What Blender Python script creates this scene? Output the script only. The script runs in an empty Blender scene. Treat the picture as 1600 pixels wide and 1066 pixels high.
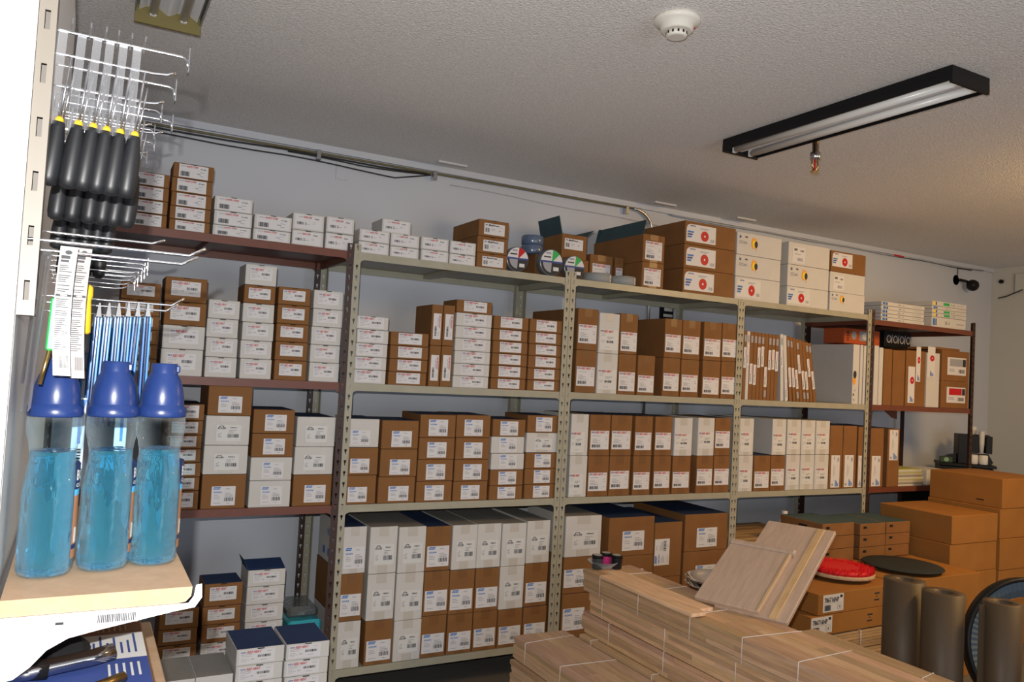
import bpy, math, random
from mathutils import Vector, Matrix
random.seed(7)
sc = bpy.context.scene
COL = sc.collection
R_ = math.radians
# ------------------------------------------------------------------ camera, world, lights, exposure
CAM = Vector((0, 0, 1.6))
FW = Vector((0.4756, 0.8788, 0.0399)).normalized(); RT = Vector((0.8772, -0.4772, 0.0534)).normalized()
UP = RT.cross(FW).normalized(); RT = FW.cross(UP).normalized()
FPX = 1241.8
cd = bpy.data.cameras.new('camera'); cam = bpy.data.objects.new('camera', cd); COL.objects.link(cam)
cd.sensor_width = 36; cd.lens = FPX / 1600 * 36; cd.clip_start = .02
m = Matrix((RT, UP, -FW)).transposed().to_4x4(); m.translation = CAM; cam.matrix_world = m
sc.camera = cam
sc.view_settings.view_transform = 'Standard'; sc.view_settings.look = 'None'
sc.view_settings.gamma = 1; sc.view_settings.exposure = -.3; sc.view_settings.use_curve_mapping = False
w = bpy.data.worlds.new('world'); sc.world = w; w.use_nodes = True
w.node_tree.nodes['Background'].inputs[0].default_value = (.62, .72, 1, 1)
w.node_tree.nodes['Background'].inputs[1].default_value = .2
def light(name, kind, loc, energy, color, size=.1, target=None, sizey=None):
    l = bpy.data.lights.new(name, kind); o = bpy.data.objects.new(name, l); COL.objects.link(o)
    l.energy = energy; l.color = color; o.location = loc
    if kind == 'AREA':
        l.size = size
        if sizey: l.shape = 'RECTANGLE'; l.size_y = sizey
    else: l.shadow_soft_size = size
    if target is not None:
        o.rotation_euler = (Vector(target) - Vector(loc)).to_track_quat('-Z', 'Y').to_euler()
    return o
light('camera_flash', 'AREA', CAM + UP * .075 - RT * .03, 58, (1, .97, .93), .016, CAM + FW * 4, .010)
light('added_cool_fill', 'AREA', (2.2, -3.7, 1.1), 88, (.84, .91, 1), 3.4, (2.0, 3, 2.6), 2.0)  # added cool fill behind the camera, tilted up to brighten the ceiling
light('added_overhead_fill', 'AREA', (4.2, -.9, 2.6), 6, (1, .92, .82), 1.2, (3.6, 2.4, 0), .3)  # added overhead fill behind the camera, lifts the whole room a little
light('warm_room_lamp', 'AREA', (4.75, 1.35, 2.6), 62, (1, .60, .22), .5, (4.5, 2.7, .5))
light('warm_ceiling_lamp', 'POINT', (6.35, 2.3, 2.5), 4, (1, .60, .27), .12)
# ------------------------------------------------------------------ measuring helpers
def ray(x, y): return FW + RT * ((x - 800) / FPX) - UP * ((y - 533) / FPX)
def atY(x, y, Y): d = ray(x, y); return CAM + d * (Y / d.y)
def atX(x, y, X): d = ray(x, y); return CAM + d * (X / d.x)
def atZ(x, y, Z): d = ray(x, y); return CAM + d * ((Z - CAM.z) / d.z)
FRONT = 3.622; WALL = 4.293; CEIL = 2.783; RIGHT = 7.276
# ------------------------------------------------------------------ materials
MATS = {}
def mat(name, col, rough=.6, metal=0, spec=.4, noise=None, bump=None, trans=0, ior=1.45, alpha=None, coat=0):
    if name in MATS: return MATS[name]
    m = bpy.data.materials.new(name); m.use_nodes = True; nt = m.node_tree
    b = nt.nodes['Principled BSDF']; I = b.inputs
    I['Base Color'].default_value = (*col, 1); I['Roughness'].default_value = rough; I['Metallic'].default_value = metal
    I['Specular IOR Level'].default_value = spec; I['Transmission Weight'].default_value = trans; I['IOR'].default_value = ior
    I['Coat Weight'].default_value = coat
    if noise or bump:
        tc = nt.nodes.new('ShaderNodeTexCoord')
    if noise:
        sc_, amt = noise[0], noise[1]; st = noise[2] if len(noise) > 2 else (1, 1, 1)
        mp = nt.nodes.new('ShaderNodeMapping'); mp.inputs['Scale'].default_value = st
        nz = nt.nodes.new('ShaderNodeTexNoise'); nz.inputs['Scale'].default_value = sc_; nz.inputs['Detail'].default_value = 4
        nt.links.new(tc.outputs['Object'], mp.inputs[0]); nt.links.new(mp.outputs[0], nz.inputs['Vector'])
        mr = nt.nodes.new('ShaderNodeMapRange'); mr.inputs[1].default_value = .25; mr.inputs[2].default_value = .75
        mr.inputs[3].default_value = 1 - amt; mr.inputs[4].default_value = 1 + amt
        hs = nt.nodes.new('ShaderNodeHueSaturation'); hs.inputs['Color'].default_value = (*col, 1)
        nt.links.new(nz.outputs['Fac'], mr.inputs[0]); nt.links.new(mr.outputs[0], hs.inputs['Value']); nt.links.new(hs.outputs[0], I['Base Color'])
    if bump:
        nb = nt.nodes.new('ShaderNodeTexNoise'); nb.inputs['Scale'].default_value = bump[0]; nb.inputs['Detail'].default_value = 3
        bp = nt.nodes.new('ShaderNodeBump'); bp.inputs['Strength'].default_value = bump[1]; bp.inputs['Distance'].default_value = bump[2]
        nt.links.new(tc.outputs['Object'], nb.inputs['Vector']); nt.links.new(nb.outputs['Fac'], bp.inputs['Height']); nt.links.new(bp.outputs[0], I['Normal'])
    MATS[name] = m; return m
def film(name, tint, fac, rough=.05, metal=.6, bump=None):
    if name in MATS: return MATS[name]
    m = bpy.data.materials.new(name); m.use_nodes = True; nt = m.node_tree; nt.nodes.clear()
    out = nt.nodes.new('ShaderNodeOutputMaterial'); mx = nt.nodes.new('ShaderNodeMixShader')
    t = nt.nodes.new('ShaderNodeBsdfTransparent'); t.inputs[0].default_value = (*tint, 1)
    g = nt.nodes.new('ShaderNodeBsdfPrincipled'); g.inputs['Base Color'].default_value = (.85, .87, .9, 1); g.inputs['Roughness'].default_value = rough
    g.inputs['Metallic'].default_value = metal
    if bump:
        tc = nt.nodes.new('ShaderNodeTexCoord'); nb = nt.nodes.new('ShaderNodeTexNoise'); nb.inputs['Scale'].default_value = bump[0]; bp = nt.nodes.new('ShaderNodeBump'); bp.inputs['Strength'].default_value = bump[1]; bp.inputs['Distance'].default_value = .01
        nt.links.new(tc.outputs['Object'], nb.inputs['Vector']); nt.links.new(nb.outputs['Fac'], bp.inputs['Height']); nt.links.new(bp.outputs[0], g.inputs['Normal'])
    lw = nt.nodes.new('ShaderNodeLayerWeight'); lw.inputs[0].default_value = fac
    nt.links.new(lw.outputs['Facing'], mx.inputs[0]); nt.links.new(t.outputs[0], mx.inputs[1]); nt.links.new(g.outputs[0], mx.inputs[2]); nt.links.new(mx.outputs[0], out.inputs[0])
    MATS[name] = m; return m
def woodmat(name, c1, c2, scale=(14, 1.2, 14), rough=.55, attr=True):
    m = bpy.data.materials.new(name); m.use_nodes = True; nt = m.node_tree; b = nt.nodes['Principled BSDF']; b.inputs['Roughness'].default_value = rough
    b.inputs['Specular IOR Level'].default_value = .3
    tc = nt.nodes.new('ShaderNodeTexCoord'); mp = nt.nodes.new('ShaderNodeMapping'); mp.inputs['Scale'].default_value = scale
    nz = nt.nodes.new('ShaderNodeTexNoise'); nz.inputs['Scale'].default_value = 5; nz.inputs['Detail'].default_value = 8; nz.inputs['Roughness'].default_value = .65; nz.inputs['Distortion'].default_value = .4
    nt.links.new(tc.outputs['Object'], mp.inputs[0]); nt.links.new(mp.outputs[0], nz.inputs['Vector'])
    rp = nt.nodes.new('ShaderNodeValToRGB'); rp.color_ramp.elements[0].position = .32; rp.color_ramp.elements[1].position = .68
    rp.color_ramp.elements[0].color = (*c2, 1); rp.color_ramp.elements[1].color = (*c1, 1)
    nt.links.new(nz.outputs['Fac'], rp.inputs[0])
    last = rp.outputs[0]
    if attr:
        at = nt.nodes.new('ShaderNodeAttribute'); at.attribute_name = 'tone'
        mx = nt.nodes.new('ShaderNodeMix'); mx.data_type = 'RGBA'; mx.blend_type = 'MULTIPLY'; mx.inputs[0].default_value = 1
        nt.links.new(last, mx.inputs[6]); nt.links.new(at.outputs['Color'], mx.inputs[7]); last = mx.outputs[2]
        ad = nt.nodes.new('ShaderNodeVectorMath'); ad.operation = 'ADD'; sm = nt.nodes.new('ShaderNodeVectorMath'); sm.operation = 'SCALE'; sm.inputs[3].default_value = 37
        nt.links.new(at.outputs['Color'], sm.inputs[0]); nt.links.new(mp.outputs[0], ad.inputs[0]); nt.links.new(sm.outputs[0], ad.inputs[1]); nt.links.new(ad.outputs[0], nz.inputs['Vector'])
    nt.links.new(last, b.inputs['Base Color'])
    MATS[name] = m; return m
kraft = mat('kraft', (.225, .104, .036), .75, noise=(9, .10), spec=.25)
kraft_lit = mat('kraft_warm_lit', (.31, .135, .032), .75, noise=(7, .08), spec=.25)  # brighter, more orange copy of kraft: warm light put into the colour
whitebox = mat('white_board', (.58, .565, .54), .6, noise=(7, .04), spec=.3)
navytop = mat('navy_board', (.018, .042, .12), .6, noise=(6, .12))
tealtop = mat('blue_green_board', (.035, .07, .085), .65, noise=(6, .12))
greytop = mat('grey_board', (.27, .26, .24), .8, noise=(8, .1))
paper = mat('label_paper', (.66, .65, .66), .5, spec=.3)
paper2 = mat('label_paper_bright', (.64, .64, .625), .45, spec=.4)
ink = mat('black_ink', (.03, .03, .035), .6); grey = mat('grey_ink', (.33, .33, .36), .6); redink = mat('red_ink', (.50, .008, .015), .5)
blueink = mat('blue_ink', (.04, .17, .52), .5); navyink = mat('navy_ink', (.04, .07, .25), .5)
orange = mat('orange_ink', (.85, .33, .02), .5); yellow = mat('yellow_ink', (.85, .65, .03), .5); green = mat('green_ink', (.03, .40, .10), .5)
tape = mat('sealing_tape', (.52, .49, .44), .25, spec=.6); tapeb = mat('brown_sealing_tape', (.19, .088, .032), .35, spec=.4)
beige = mat('beige_enamel', (.36, .34, .26), .38, noise=(14, .07), spec=.5); brownm = mat('brown_enamel', (.155, .048, .026), .4, noise=(14, .1), spec=.5)
darkbrown = mat('dark_brown_enamel', (.045, .022, .016), .45, spec=.5)
chrome = mat('chrome_wire', (.85, .86, .9), .12, 1); black = mat('black_plastic', (.009, .009, .010), .45, spec=.25); rubber = mat('black_rubber', (.010, .011, .013), .45, spec=.5)
whiteenamel = mat('white_enamel', (.86, .87, .88), .35); dark = mat('slot_dark', (.01, .01, .01), .9)
steel = mat('steel', (.6, .6, .62), .25, 1); brass = mat('brass', (.55, .38, .14), .3, 1)
TONED = {'oak_strip', 'pale_wood', 'slat_wood'}
# ------------------------------------------------------------------ mesh helper
class MB:
    def __init__(s): s.v = []; s.f = []; s.mi = []; s.sm = []; s.tone = None; s.tones = []
    def add(s, vs, fs, mi=0, smooth=False, tone=1.0):
        n = len(s.v); s.v += [tuple(p) for p in vs]
        for f in fs: s.f.append(tuple(i + n for i in f)); s.mi.append(mi); s.sm.append(smooth); s.tones.append(tone)
        return s
    def box(s, x0, y0, z0, x1, y1, z1, mi=0, M=None, tone=1.0, bev=0, top=None):
        if bev:
            b = bev; X = (x0, x1); Y = (y0, y1); Z = (z0, z1); vs = []; idx = {}
            for i in (0, 1):
                for j in (0, 1):
                    for k in (0, 1):
                        si, sj, sk = (1, -1)[i], (1, -1)[j], (1, -1)[k]
                        idx[i, j, k] = len(vs)
                        vs += [(X[i], Y[j] + b * sj, Z[k] + b * sk), (X[i] + b * si, Y[j], Z[k] + b * sk), (X[i] + b * si, Y[j] + b * sj, Z[k])]
            g = lambda i, j, k, a: idx[i, j, k] + a
            main = [[g(0,0,0,0), g(0,0,1,0), g(0,1,1,0), g(0,1,0,0)], [g(1,0,0,0), g(1,1,0,0), g(1,1,1,0), g(1,0,1,0)],
                  [g(0,0,0,1), g(1,0,0,1), g(1,0,1,1), g(0,0,1,1)], [g(0,1,0,1), g(0,1,1,1), g(1,1,1,1), g(1,1,0,1)],
                  [g(0,0,0,2), g(0,1,0,2), g(1,1,0,2), g(1,0,0,2)], [g(0,0,1,2), g(1,0,1,2), g(1,1,1,2), g(0,1,1,2)]]
            ed = []
            for i in (0, 1):
                for j in (0, 1):
                    ed.append([g(i,j,0,0), g(i,j,1,0), g(i,j,1,1), g(i,j,0,1)] if (i + j) % 2 else [g(i,j,0,0), g(i,j,0,1), g(i,j,1,1), g(i,j,1,0)])
                    ed.append([g(i,0,j,0), g(i,0,j,2), g(i,1,j,2), g(i,1,j,0)] if (i + j) % 2 == 0 else [g(i,0,j,0), g(i,1,j,0), g(i,1,j,2), g(i,0,j,2)])
                    ed.append([g(0,i,j,1), g(1,i,j,1), g(1,i,j,2), g(0,i,j,2)] if (i + j) % 2 else [g(0,i,j,1), g(0,i,j,2), g(1,i,j,2), g(1,i,j,1)])
                    for k in (0, 1):
                        t = [g(i,j,k,0), g(i,j,k,1), g(i,j,k,2)]
                        ed.append(t if (i + j + k) % 2 == 0 else t[::-1])
            if M is not None: vs = [M @ Vector(p) for p in vs]
            n = len(s.v); s.v += [tuple(p) for p in vs]
            for q, f in enumerate(main): s.f.append(tuple(i + n for i in f)); s.mi.append(top if (q == 5 and top is not None) else mi); s.sm.append(False); s.tones.append(tone)
            for f in ed: s.f.append(tuple(i + n for i in f)); s.mi.append(mi); s.sm.append(False); s.tones.append(tone)
            return s
        vs = [(x, y, z) for x in (x0, x1) for y in (y0, y1) for z in (z0, z1)]
        if M is not None: vs = [M @ Vector(p) for p in vs]
        fs = [(0, 1, 3, 2), (4, 6, 7, 5), (0, 4, 5, 1), (2, 3, 7, 6), (0, 2, 6, 4), (1, 5, 7, 3)]
        n = len(s.v); s.v += [tuple(p) for p in vs]
        for q, f in enumerate(fs): s.f.append(tuple(i + n for i in f)); s.mi.append(top if (q == 5 and top is not None) else mi); s.sm.append(False); s.tones.append(tone)
        return s
    def lathe(s, prof, seg=32, mi=0, M=None, sx=1, sy=1, smooth=True, caps=True):
        vs = []; fs = []
        for r, z in prof:
            for i in range(seg):
                a = 2 * math.pi * i / seg; vs.append((r * sx * math.cos(a), r * sy * math.sin(a), z))
        for k in range(len(prof) - 1):
            for i in range(seg):
                j = (i + 1) % seg; fs.append((k * seg + i, k * seg + j, (k + 1) * seg + j, (k + 1) * seg + i))
        if M is not None: vs = [M @ Vector(p) for p in vs]
        s.add(vs, fs, mi, smooth)
        if caps:
            n = len(s.v) - len(vs)
            s.f.append(tuple(n + i for i in range(seg))[::-1]); s.mi.append(mi); s.sm.append(False); s.tones.append(1)
            b = n + (len(prof) - 1) * seg
            s.f.append(tuple(b + i for i in range(seg))); s.mi.append(mi); s.sm.append(False); s.tones.append(1)
        return s
    def tube(s, pts, r, seg=8, mi=0, closed=False):
        pts = [Vector(p) for p in pts]; n = len(pts); vs = []; fs = []
        prev = None
        for i, p in enumerate(pts):
            if closed: t = (pts[(i + 1) % n] - pts[i - 1]).normalized()
            else: t = (pts[min(i + 1, n - 1)] - pts[max(i - 1, 0)]).normalized()
            ref = prev if prev is not None else (Vector((0, 0, 1)) if abs(t.z) < .9 else Vector((1, 0, 0)))
            u = (ref - t * ref.dot(t)).normalized(); prev = u; v = t.cross(u)
            for k in range(seg):
                a = 2 * math.pi * k / seg; vs.append(p + u * math.cos(a) * r + v * math.sin(a) * r)
        for i in range(n if closed else n - 1):
            j = (i + 1) % n
            for k in range(seg):
                l = (k + 1) % seg; fs.append((i * seg + k, i * seg + l, j * seg + l, j * seg + k))
        if not closed: fs.append(tuple(range(seg))[::-1]); fs.append(tuple((n - 1) * seg + k for k in range(seg)))
        return s.add(vs, fs, mi, True)
    def prism(s, poly, d, mi=0, M=None):   # poly in xz, extruded along +y by d
        n = len(poly); vs = [(x, 0, z) for x, z in poly] + [(x, d, z) for x, z in poly]
        fs = [tuple(range(n)), tuple(range(2 * n - 1, n - 1, -1))] + [((i + 1) % n, i, n + i, n + (i + 1) % n) for i in range(n)]
        if M is not None: vs = [M @ Vector(p) for p in vs]
        return s.add(vs, fs, mi)
    def build(s, name, mats, parent=None, loc=(0, 0, 0), rot=(0, 0, 0), scale=(1, 1, 1)):
        if not isinstance(mats, (list, tuple)): mats = [mats]
        me = bpy.data.meshes.new(name); me.from_pydata(s.v, [], s.f)
        for m in mats: me.materials.append(m)
        me.polygons.foreach_set('material_index', s.mi); me.polygons.foreach_set('use_smooth', s.sm)
        if any(t != 1.0 for t in s.tones) or any(m.name in TONED for m in mats):
            ca = me.color_attributes.new('tone', 'FLOAT_COLOR', 'CORNER')
            i = 0
            for p, t in zip(me.polygons, s.tones):
                c = t if isinstance(t, tuple) else (t, t, t)
                for l in p.loop_indices: ca.data[l].color = (*c, 1)
        me.update()
        return inst(name, me, parent, loc, rot, scale)
def inst(name, me, parent=None, loc=(0, 0, 0), rot=(0, 0, 0), scale=(1, 1, 1)):
    o = bpy.data.objects.new(name, me); COL.objects.link(o); o.location = loc; o.rotation_euler = rot; o.scale = scale
    if parent: o.parent = parent
    return o
def empty(name, loc=(0, 0, 0), rz=0):
    o = bpy.data.objects.new(name, None); COL.objects.link(o); o.location = loc; o.rotation_euler = (0, 0, rz); o.empty_display_size = .05; return o
def tag(o, label=None, cat=None, group=None, kind=None):
    if label: o['label'] = label
    if cat: o['category'] = cat
    if group: o['group'] = group
    if kind: o['kind'] = kind
    return o
def copytree(o, loc=None, parent=None):
    c = o.copy(); COL.objects.link(c)
    if parent: c.parent = parent
    if loc is not None: c.location = loc
    for ch in list(o.children): copytree(ch, None, c)
    return c
_tc = {}
def textgeo(st):
    if st in _tc: return _tc[st]
    cu = bpy.data.curves.new('lettering', 'FONT'); cu.body = st; cu.resolution_u = 2; cu.offset = .028
    o = bpy.data.objects.new('lettering', cu); COL.objects.link(o); bpy.context.view_layer.update()
    me = o.to_mesh(); vs = [tuple(v.co) for v in me.vertices]; fs = [tuple(p.vertices) for p in me.polygons]
    o.to_mesh_clear(); bpy.data.objects.remove(o); bpy.data.curves.remove(cu)
    x0 = min(v[0] for v in vs); x1 = max(v[0] for v in vs); y0 = min(v[1] for v in vs); y1 = max(v[1] for v in vs)
    vs = [((v[0] - x0) / (x1 - x0), (v[1] - y0) / (y1 - y0)) for v in vs]
    _tc[st] = (vs, fs); return _tc[st]
class LB(MB):   # label: unit square in xz, printed side towards -y
    def rect(s, x0, z0, x1, z1, mi, sh=0, y=-.0011):
        return s.add([(x0, y, z0), (x1, y, z0), (x1 + sh, y, z1), (x0 + sh, y, z1)], [(0, 1, 2, 3)], mi)
    def text(s, st, x0, z0, x1, z1, mi, sh=0, y=-.0014, rot=False):
        vs, fs = textgeo(st)
        if rot: P = [(x1 - b * (x1 - x0), y, z0 + a * (z1 - z0)) for a, b in vs]
        else: P = [(x0 + a * (x1 - x0) + b * sh, y, z0 + b * (z1 - z0)) for a, b in vs]
        return s.add(P, fs, mi)
    def bars(s, x0, z0, x1, z1, mi, n=9, vert=False):
        rr = random.Random(int(1e4 * (x0 + z0 * 3 + n)))
        a = 0
        for i in range(n):
            w_ = (.35 + .5 * rr.random()) / n; g0 = i / n
            if vert: s.rect(x0, z0 + g0 * (z1 - z0), x1, z0 + (g0 + w_) * (z1 - z0), mi)
            else: s.rect(x0 + g0 * (x1 - x0), z0, x0 + (g0 + w_) * (x1 - x0), z1, mi)
        return s
    def disc(s, cx, cz, rx, rz, mi, seg=20, y=-.0012):
        vs = [(cx, y, cz)] + [(cx + rx * math.cos(a), y, cz + rz * math.sin(a)) for a in [2 * math.pi * i / seg for i in range(seg)]]
        return s.add(vs, [(0, 1 + i, 1 + (i + 1) % seg) for i in range(seg)], mi)
    def sheet(s, mi=0): return s.box(0, -.0006, 0, 1, 0, 1, mi)
LMATS = [paper, ink, grey, redink, blueink, paper2, navyink, orange, yellow, green, whitebox]
def lines(b, x0, x1, zs, h=.03, mi=2):
    rr = random.Random(int(x0 * 100 + len(zs)))
    for z in zs: b.rect(x0, z, x0 + (x1 - x0) * (.55 + .45 * rr.random()), z + h, mi)
LM = {}
def labelmesh(k):
    if k in LM: return LM[k]
    b = LB()
    if k == 'R':
        b.sheet(); b.text('NORTON', .04, .80, .19, .93, 6); b.text('RED HEAT', .21, .77, .60, .95, 3, .02)
        b.text('4512', .78, .80, .92, .87, 2); lines(b, .05, .5, (.68, .56), .035); lines(b, .05, .3, (.4, .28, .17), .03)
        b.bars(.52, .42, .9, .60, 1, 14); lines(b, .6, .85, (.2,), .03); b.rect(.34, .3, .42, .36, 2)
    elif k in 'H':
        b.sheet(); b.text('NORTON', .06, .80, .24, .9, 2); b.text('RAPID STRIP', .26, .78, .64, .93, 3)
        b.bars(.06, .10, .38, .46, 1, 11); b.text('P100', .74, .72, .92, .82, 1); lines(b, .72, .88, (.5, .22), .04); b.rect(.62, .34, .74, .42, 2)
    elif k == 'J':
        b.sheet(); b.text('NORTON', .14, .8, .3, .88, 2); b.text('RAPID STRIP', .32, .77, .62, .92, 3)
        b.bars(.08, .28, .32, .48, 1, 9); b.rect(.37, .26, .42, .5, 2); b.rect(.42, .34, .56, .38, 2); b.text('P60', .72, .74, .88, .84, 1); lines(b, .66, .76, (.4, .5), .03)
    elif k == 'P':
        b.sheet(); b.text('3M', .05, .78, .14, .92, 6); b.text('MeshPower', .2, .76, .72, .94, 1, .02); b.bars(.06, .2, .27, .58, 1, 6)
        lines(b, .35, .58, (.5, .38), .04); b.rect(.72, .36, .8, .46, 2); lines(b, .75, .95, (.72,), .04)
    elif k == 'N':
        b.sheet(); b.rect(.06, .84, .34, .97, 4, .04); b.text('NORTON', .1, .875, .34, .93, 0, .01, -.0018)
        b.text('E2204', .1, .66, .42, .74, 4); b.text('63642', .58, .84, .76, .9, 2); lines(b, .1, .4, (.52, .44, .36, .12), .025); lines(b, .56, .9, (.62, .54, .47), .03)
        b.bars(.54, .22, .93, .42, 1, 10); lines(b, .66, .86, (.1,), .03)
    elif k == 'K':
        b.sheet(5)
        for i in range(8):
            a = math.pi * (i + .5) / 8; b.rect(.2 - .09 * math.cos(a) - .02, .84 + .08 * math.sin(a), .2 - .09 * math.cos(a) + .02, .875 + .08 * math.sin(a), 1)
        b.rect(.05, .75, .36, .84, 1, .01); b.text('MERIT', .09, .77, .34, .82, 0, 0, -.0018)
        b.text('0863', .55, .80, .82, .87, 1); lines(b, .5, .8, (.66, .58), .03); b.rect(.08, .38, .14, .44, 2); b.rect(.16, .44, .2, .5, 2); lines(b, .07, .26, (.30, .24), .03)
        b.bars(.46, .22, .92, .44, 1, 12); lines(b, .48, .85, (.5,), .03)
    elif k == 'V':
        b.sheet(); b.text('NORTON', .04, .87, .22, .96, 6); b.text('RED HEAT', .25, .855, .78, .97, 3, .02); b.text('60', .84, .86, .95, .93, 2)
        lines(b, .1, .55, (.72, .54, .47, .4, .34), .025); b.bars(.08, .1, .55, .26, 1, 12); lines(b, .8, .93, (.62, .5, .2), .03)
    elif k == 'W':
        b.sheet(5); b.text('NORTON', .02, .87, .18, .96, 6); b.text('RED HEAT', .2, .855, .72, .97, 3, .02)
        lines(b, .06, .34, (.76, .68, .44, .36), .02); lines(b, .4, .85, (.62, .55), .03); b.bars(.36, .34, .76, .46, 1, 12); lines(b, .3, .8, (.12,), .02)
    elif k == 'X':
        b.sheet(); b.text('NORTON RED HEAT', .72, .45, .92, .95, 3, 0, -.0014, True); b.bars(.2, .12, .45, .52, 1, 12, True)
        for x in (.55, .62): b.rect(x, .5, x + .03, .85, 2)
        b.rect(.7, .12, .74, .3, 2)
    elif k in 'DE':
        pm = 0 if k == 'D' else 5
        pts = [(0, 0), (1, 0), (1, 1), (.13, 1), (.06, .95), (.015, .85), (0, .7)]
        b.prism(pts, .0006, pm, Matrix.Translation((0, -.0006, 0)))
        b.text('NORTON', .12, .86, .3, .94, 6); 
        for i in range(3): b.rect(.03, .5 - i * .14, .24 - i * .035, .6 - i * .14, 4 if i != 1 else 6, .01)
        b.disc(.62, .4, .135, .3, 3); b.disc(.62, .4, .028, .065, 0, 12, -.0016); lines(b, .46, .85, (.82, .76), .03); b.bars(.82, .1, .96, .28, 2, 6)
    elif k in 'SA':
        if k == 'S':
            b.text('3M', .04, .78, .1, .93, 6); b.text('P80', .24, .82, .32, .92, 1); lines(b, .04, .2, (.6, .5), .05); b.rect(.2, .5, .3, .62, 2)
            rr = random.Random(3)
            for i in range(12):
                a = 2 * math.pi * i / 12; L = .75 + .5 * rr.random()
                c, sn = math.cos(a), math.sin(a)
                b.add([(.56 + .03 * sn, -.0011, .58 - .07 * c), (.56 - .03 * sn, -.0011, .58 + .07 * c), (.56 + .14 * L * c, -.0011, .58 + .4 * L * sn)], [(0, 1, 2)], 8 if i % 2 else 7)
            b.disc(.54, .6, .085, .28, 7); b.disc(.55, .57, .06, .2, 8, 16, -.0014); b.disc(.61, .55, .055, .19, 1, 16, -.0018)
        else:
            b.box(0, -.0006, .1, .5, 0, .95, 0); b.text('3M', .05, .74, .18, .88, 1); b.text('120', .3, .72, .44, .82, 1); b.bars(.2, .2, .42, .38, 2, 8); lines(b, .08, .4, (.55,), .04)
        b.rect(0, .0, .001, .001, 10)
    elif k in 'FY':
        b.sheet(10)
        b.rect(.01, .08, .07, .92, 4 if k == 'F' else 8); b.rect(.085, .08, .12, .92, 6)
        if k == 'Y': b.rect(.32, .12, .5, .88, 9); b.rect(.6, .3, .66, .7, 2)
        b.rect(.38 if k == 'F' else .54, .25, .44 if k == 'F' else .58, .7, 2); b.rect(.48, .3, .52, .6, 2) if k == 'F' else None; b.rect(.72, .42, .96, .54, 2)
    elif k == 'T':
        b.sheet(); 
        for i in range(4): b.rect(.5 + i * .1, .03, .57 + i * .1, .24 - i * .035, 4)
        b.bars(.7, .8, .9, .92, 2, 5); b.rect(.1, .05, .3, .12, 2); b.rect(.3, .86, .4, .96, 2); b.rect(.3, .35, .34, .7, 2); b.rect(.45, .4, .48, .65, 2)
    elif k == 'Q':   # the 786716NP sticker
        b.sheet(); b.text('786716NP', .07, .54, .77, .84, 1); b.rect(.82, .76, .94, .92, 1); b.bars(.08, .08, .38, .4, 1, 16); b.rect(.05, .47, .95, .485, 2)
        b.rect(.7, .1, .92, .4, 2); b.rect(.72, .12, .9, .38, 0, 0, -.0014); b.text('1', .79, .18, .83, .32, 1, 0, -.0018)
    me = b.build('label', LMATS); mesh = me.data; bpy.data.objects.remove(me); LM[k] = mesh
    return mesh
def put_label(k, parent, x, z, w_, h_, y=0, note=None, name='label', rot=0):
    o = inst(name, labelmesh(k), parent, (x, y - .0004, z), (0, rot, 0), (w_, 1, h_))
    if note: o['label'] = note
    return o
# ------------------------------------------------------------------ the room
def struct(name, b, m, **k): o = b.build(name, m); o['kind'] = 'structure'; return o
wallm = mat('painted_wall', (.56, .585, .635), .8, noise=(1.2, .03), bump=(60, .12, .002), spec=.2)
wallw = mat('painted_wall_warm', (.54, .54, .50), .8, noise=(1.2, .03), bump=(60, .12, .002), spec=.2)
def ceiling_mat():
    m = mat('stippled_ceiling', (.86, .845, .83), .95, noise=(110, .16), bump=(150, .9, .006), spec=.1); return m
struct('floor', MB().box(-1.6, -4, -.1, RIGHT + .12, WALL + .12, 0), mat('floor_concrete', (.13, .12, .11), .7, noise=(3, .15)))
struct('wall_back', MB().box(-1.6, WALL, 0, RIGHT + .12, WALL + .12, CEIL), wallm)
struct('wall_right', MB().box(RIGHT, -4, 0, RIGHT + .12, WALL, CEIL), wallw)
struct('wall_left', MB().box(-1.7, -4, 0, -1.6, WALL + .12, CEIL), wallm)
struct('ceiling', MB().box(-1.7, -4, CEIL, RIGHT + .12, WALL + .12, CEIL + .1), ceiling_mat())
struct('trim_1', MB().box(-1.6, WALL - .02, CEIL - .035, RIGHT, WALL, CEIL), wallm)
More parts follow.
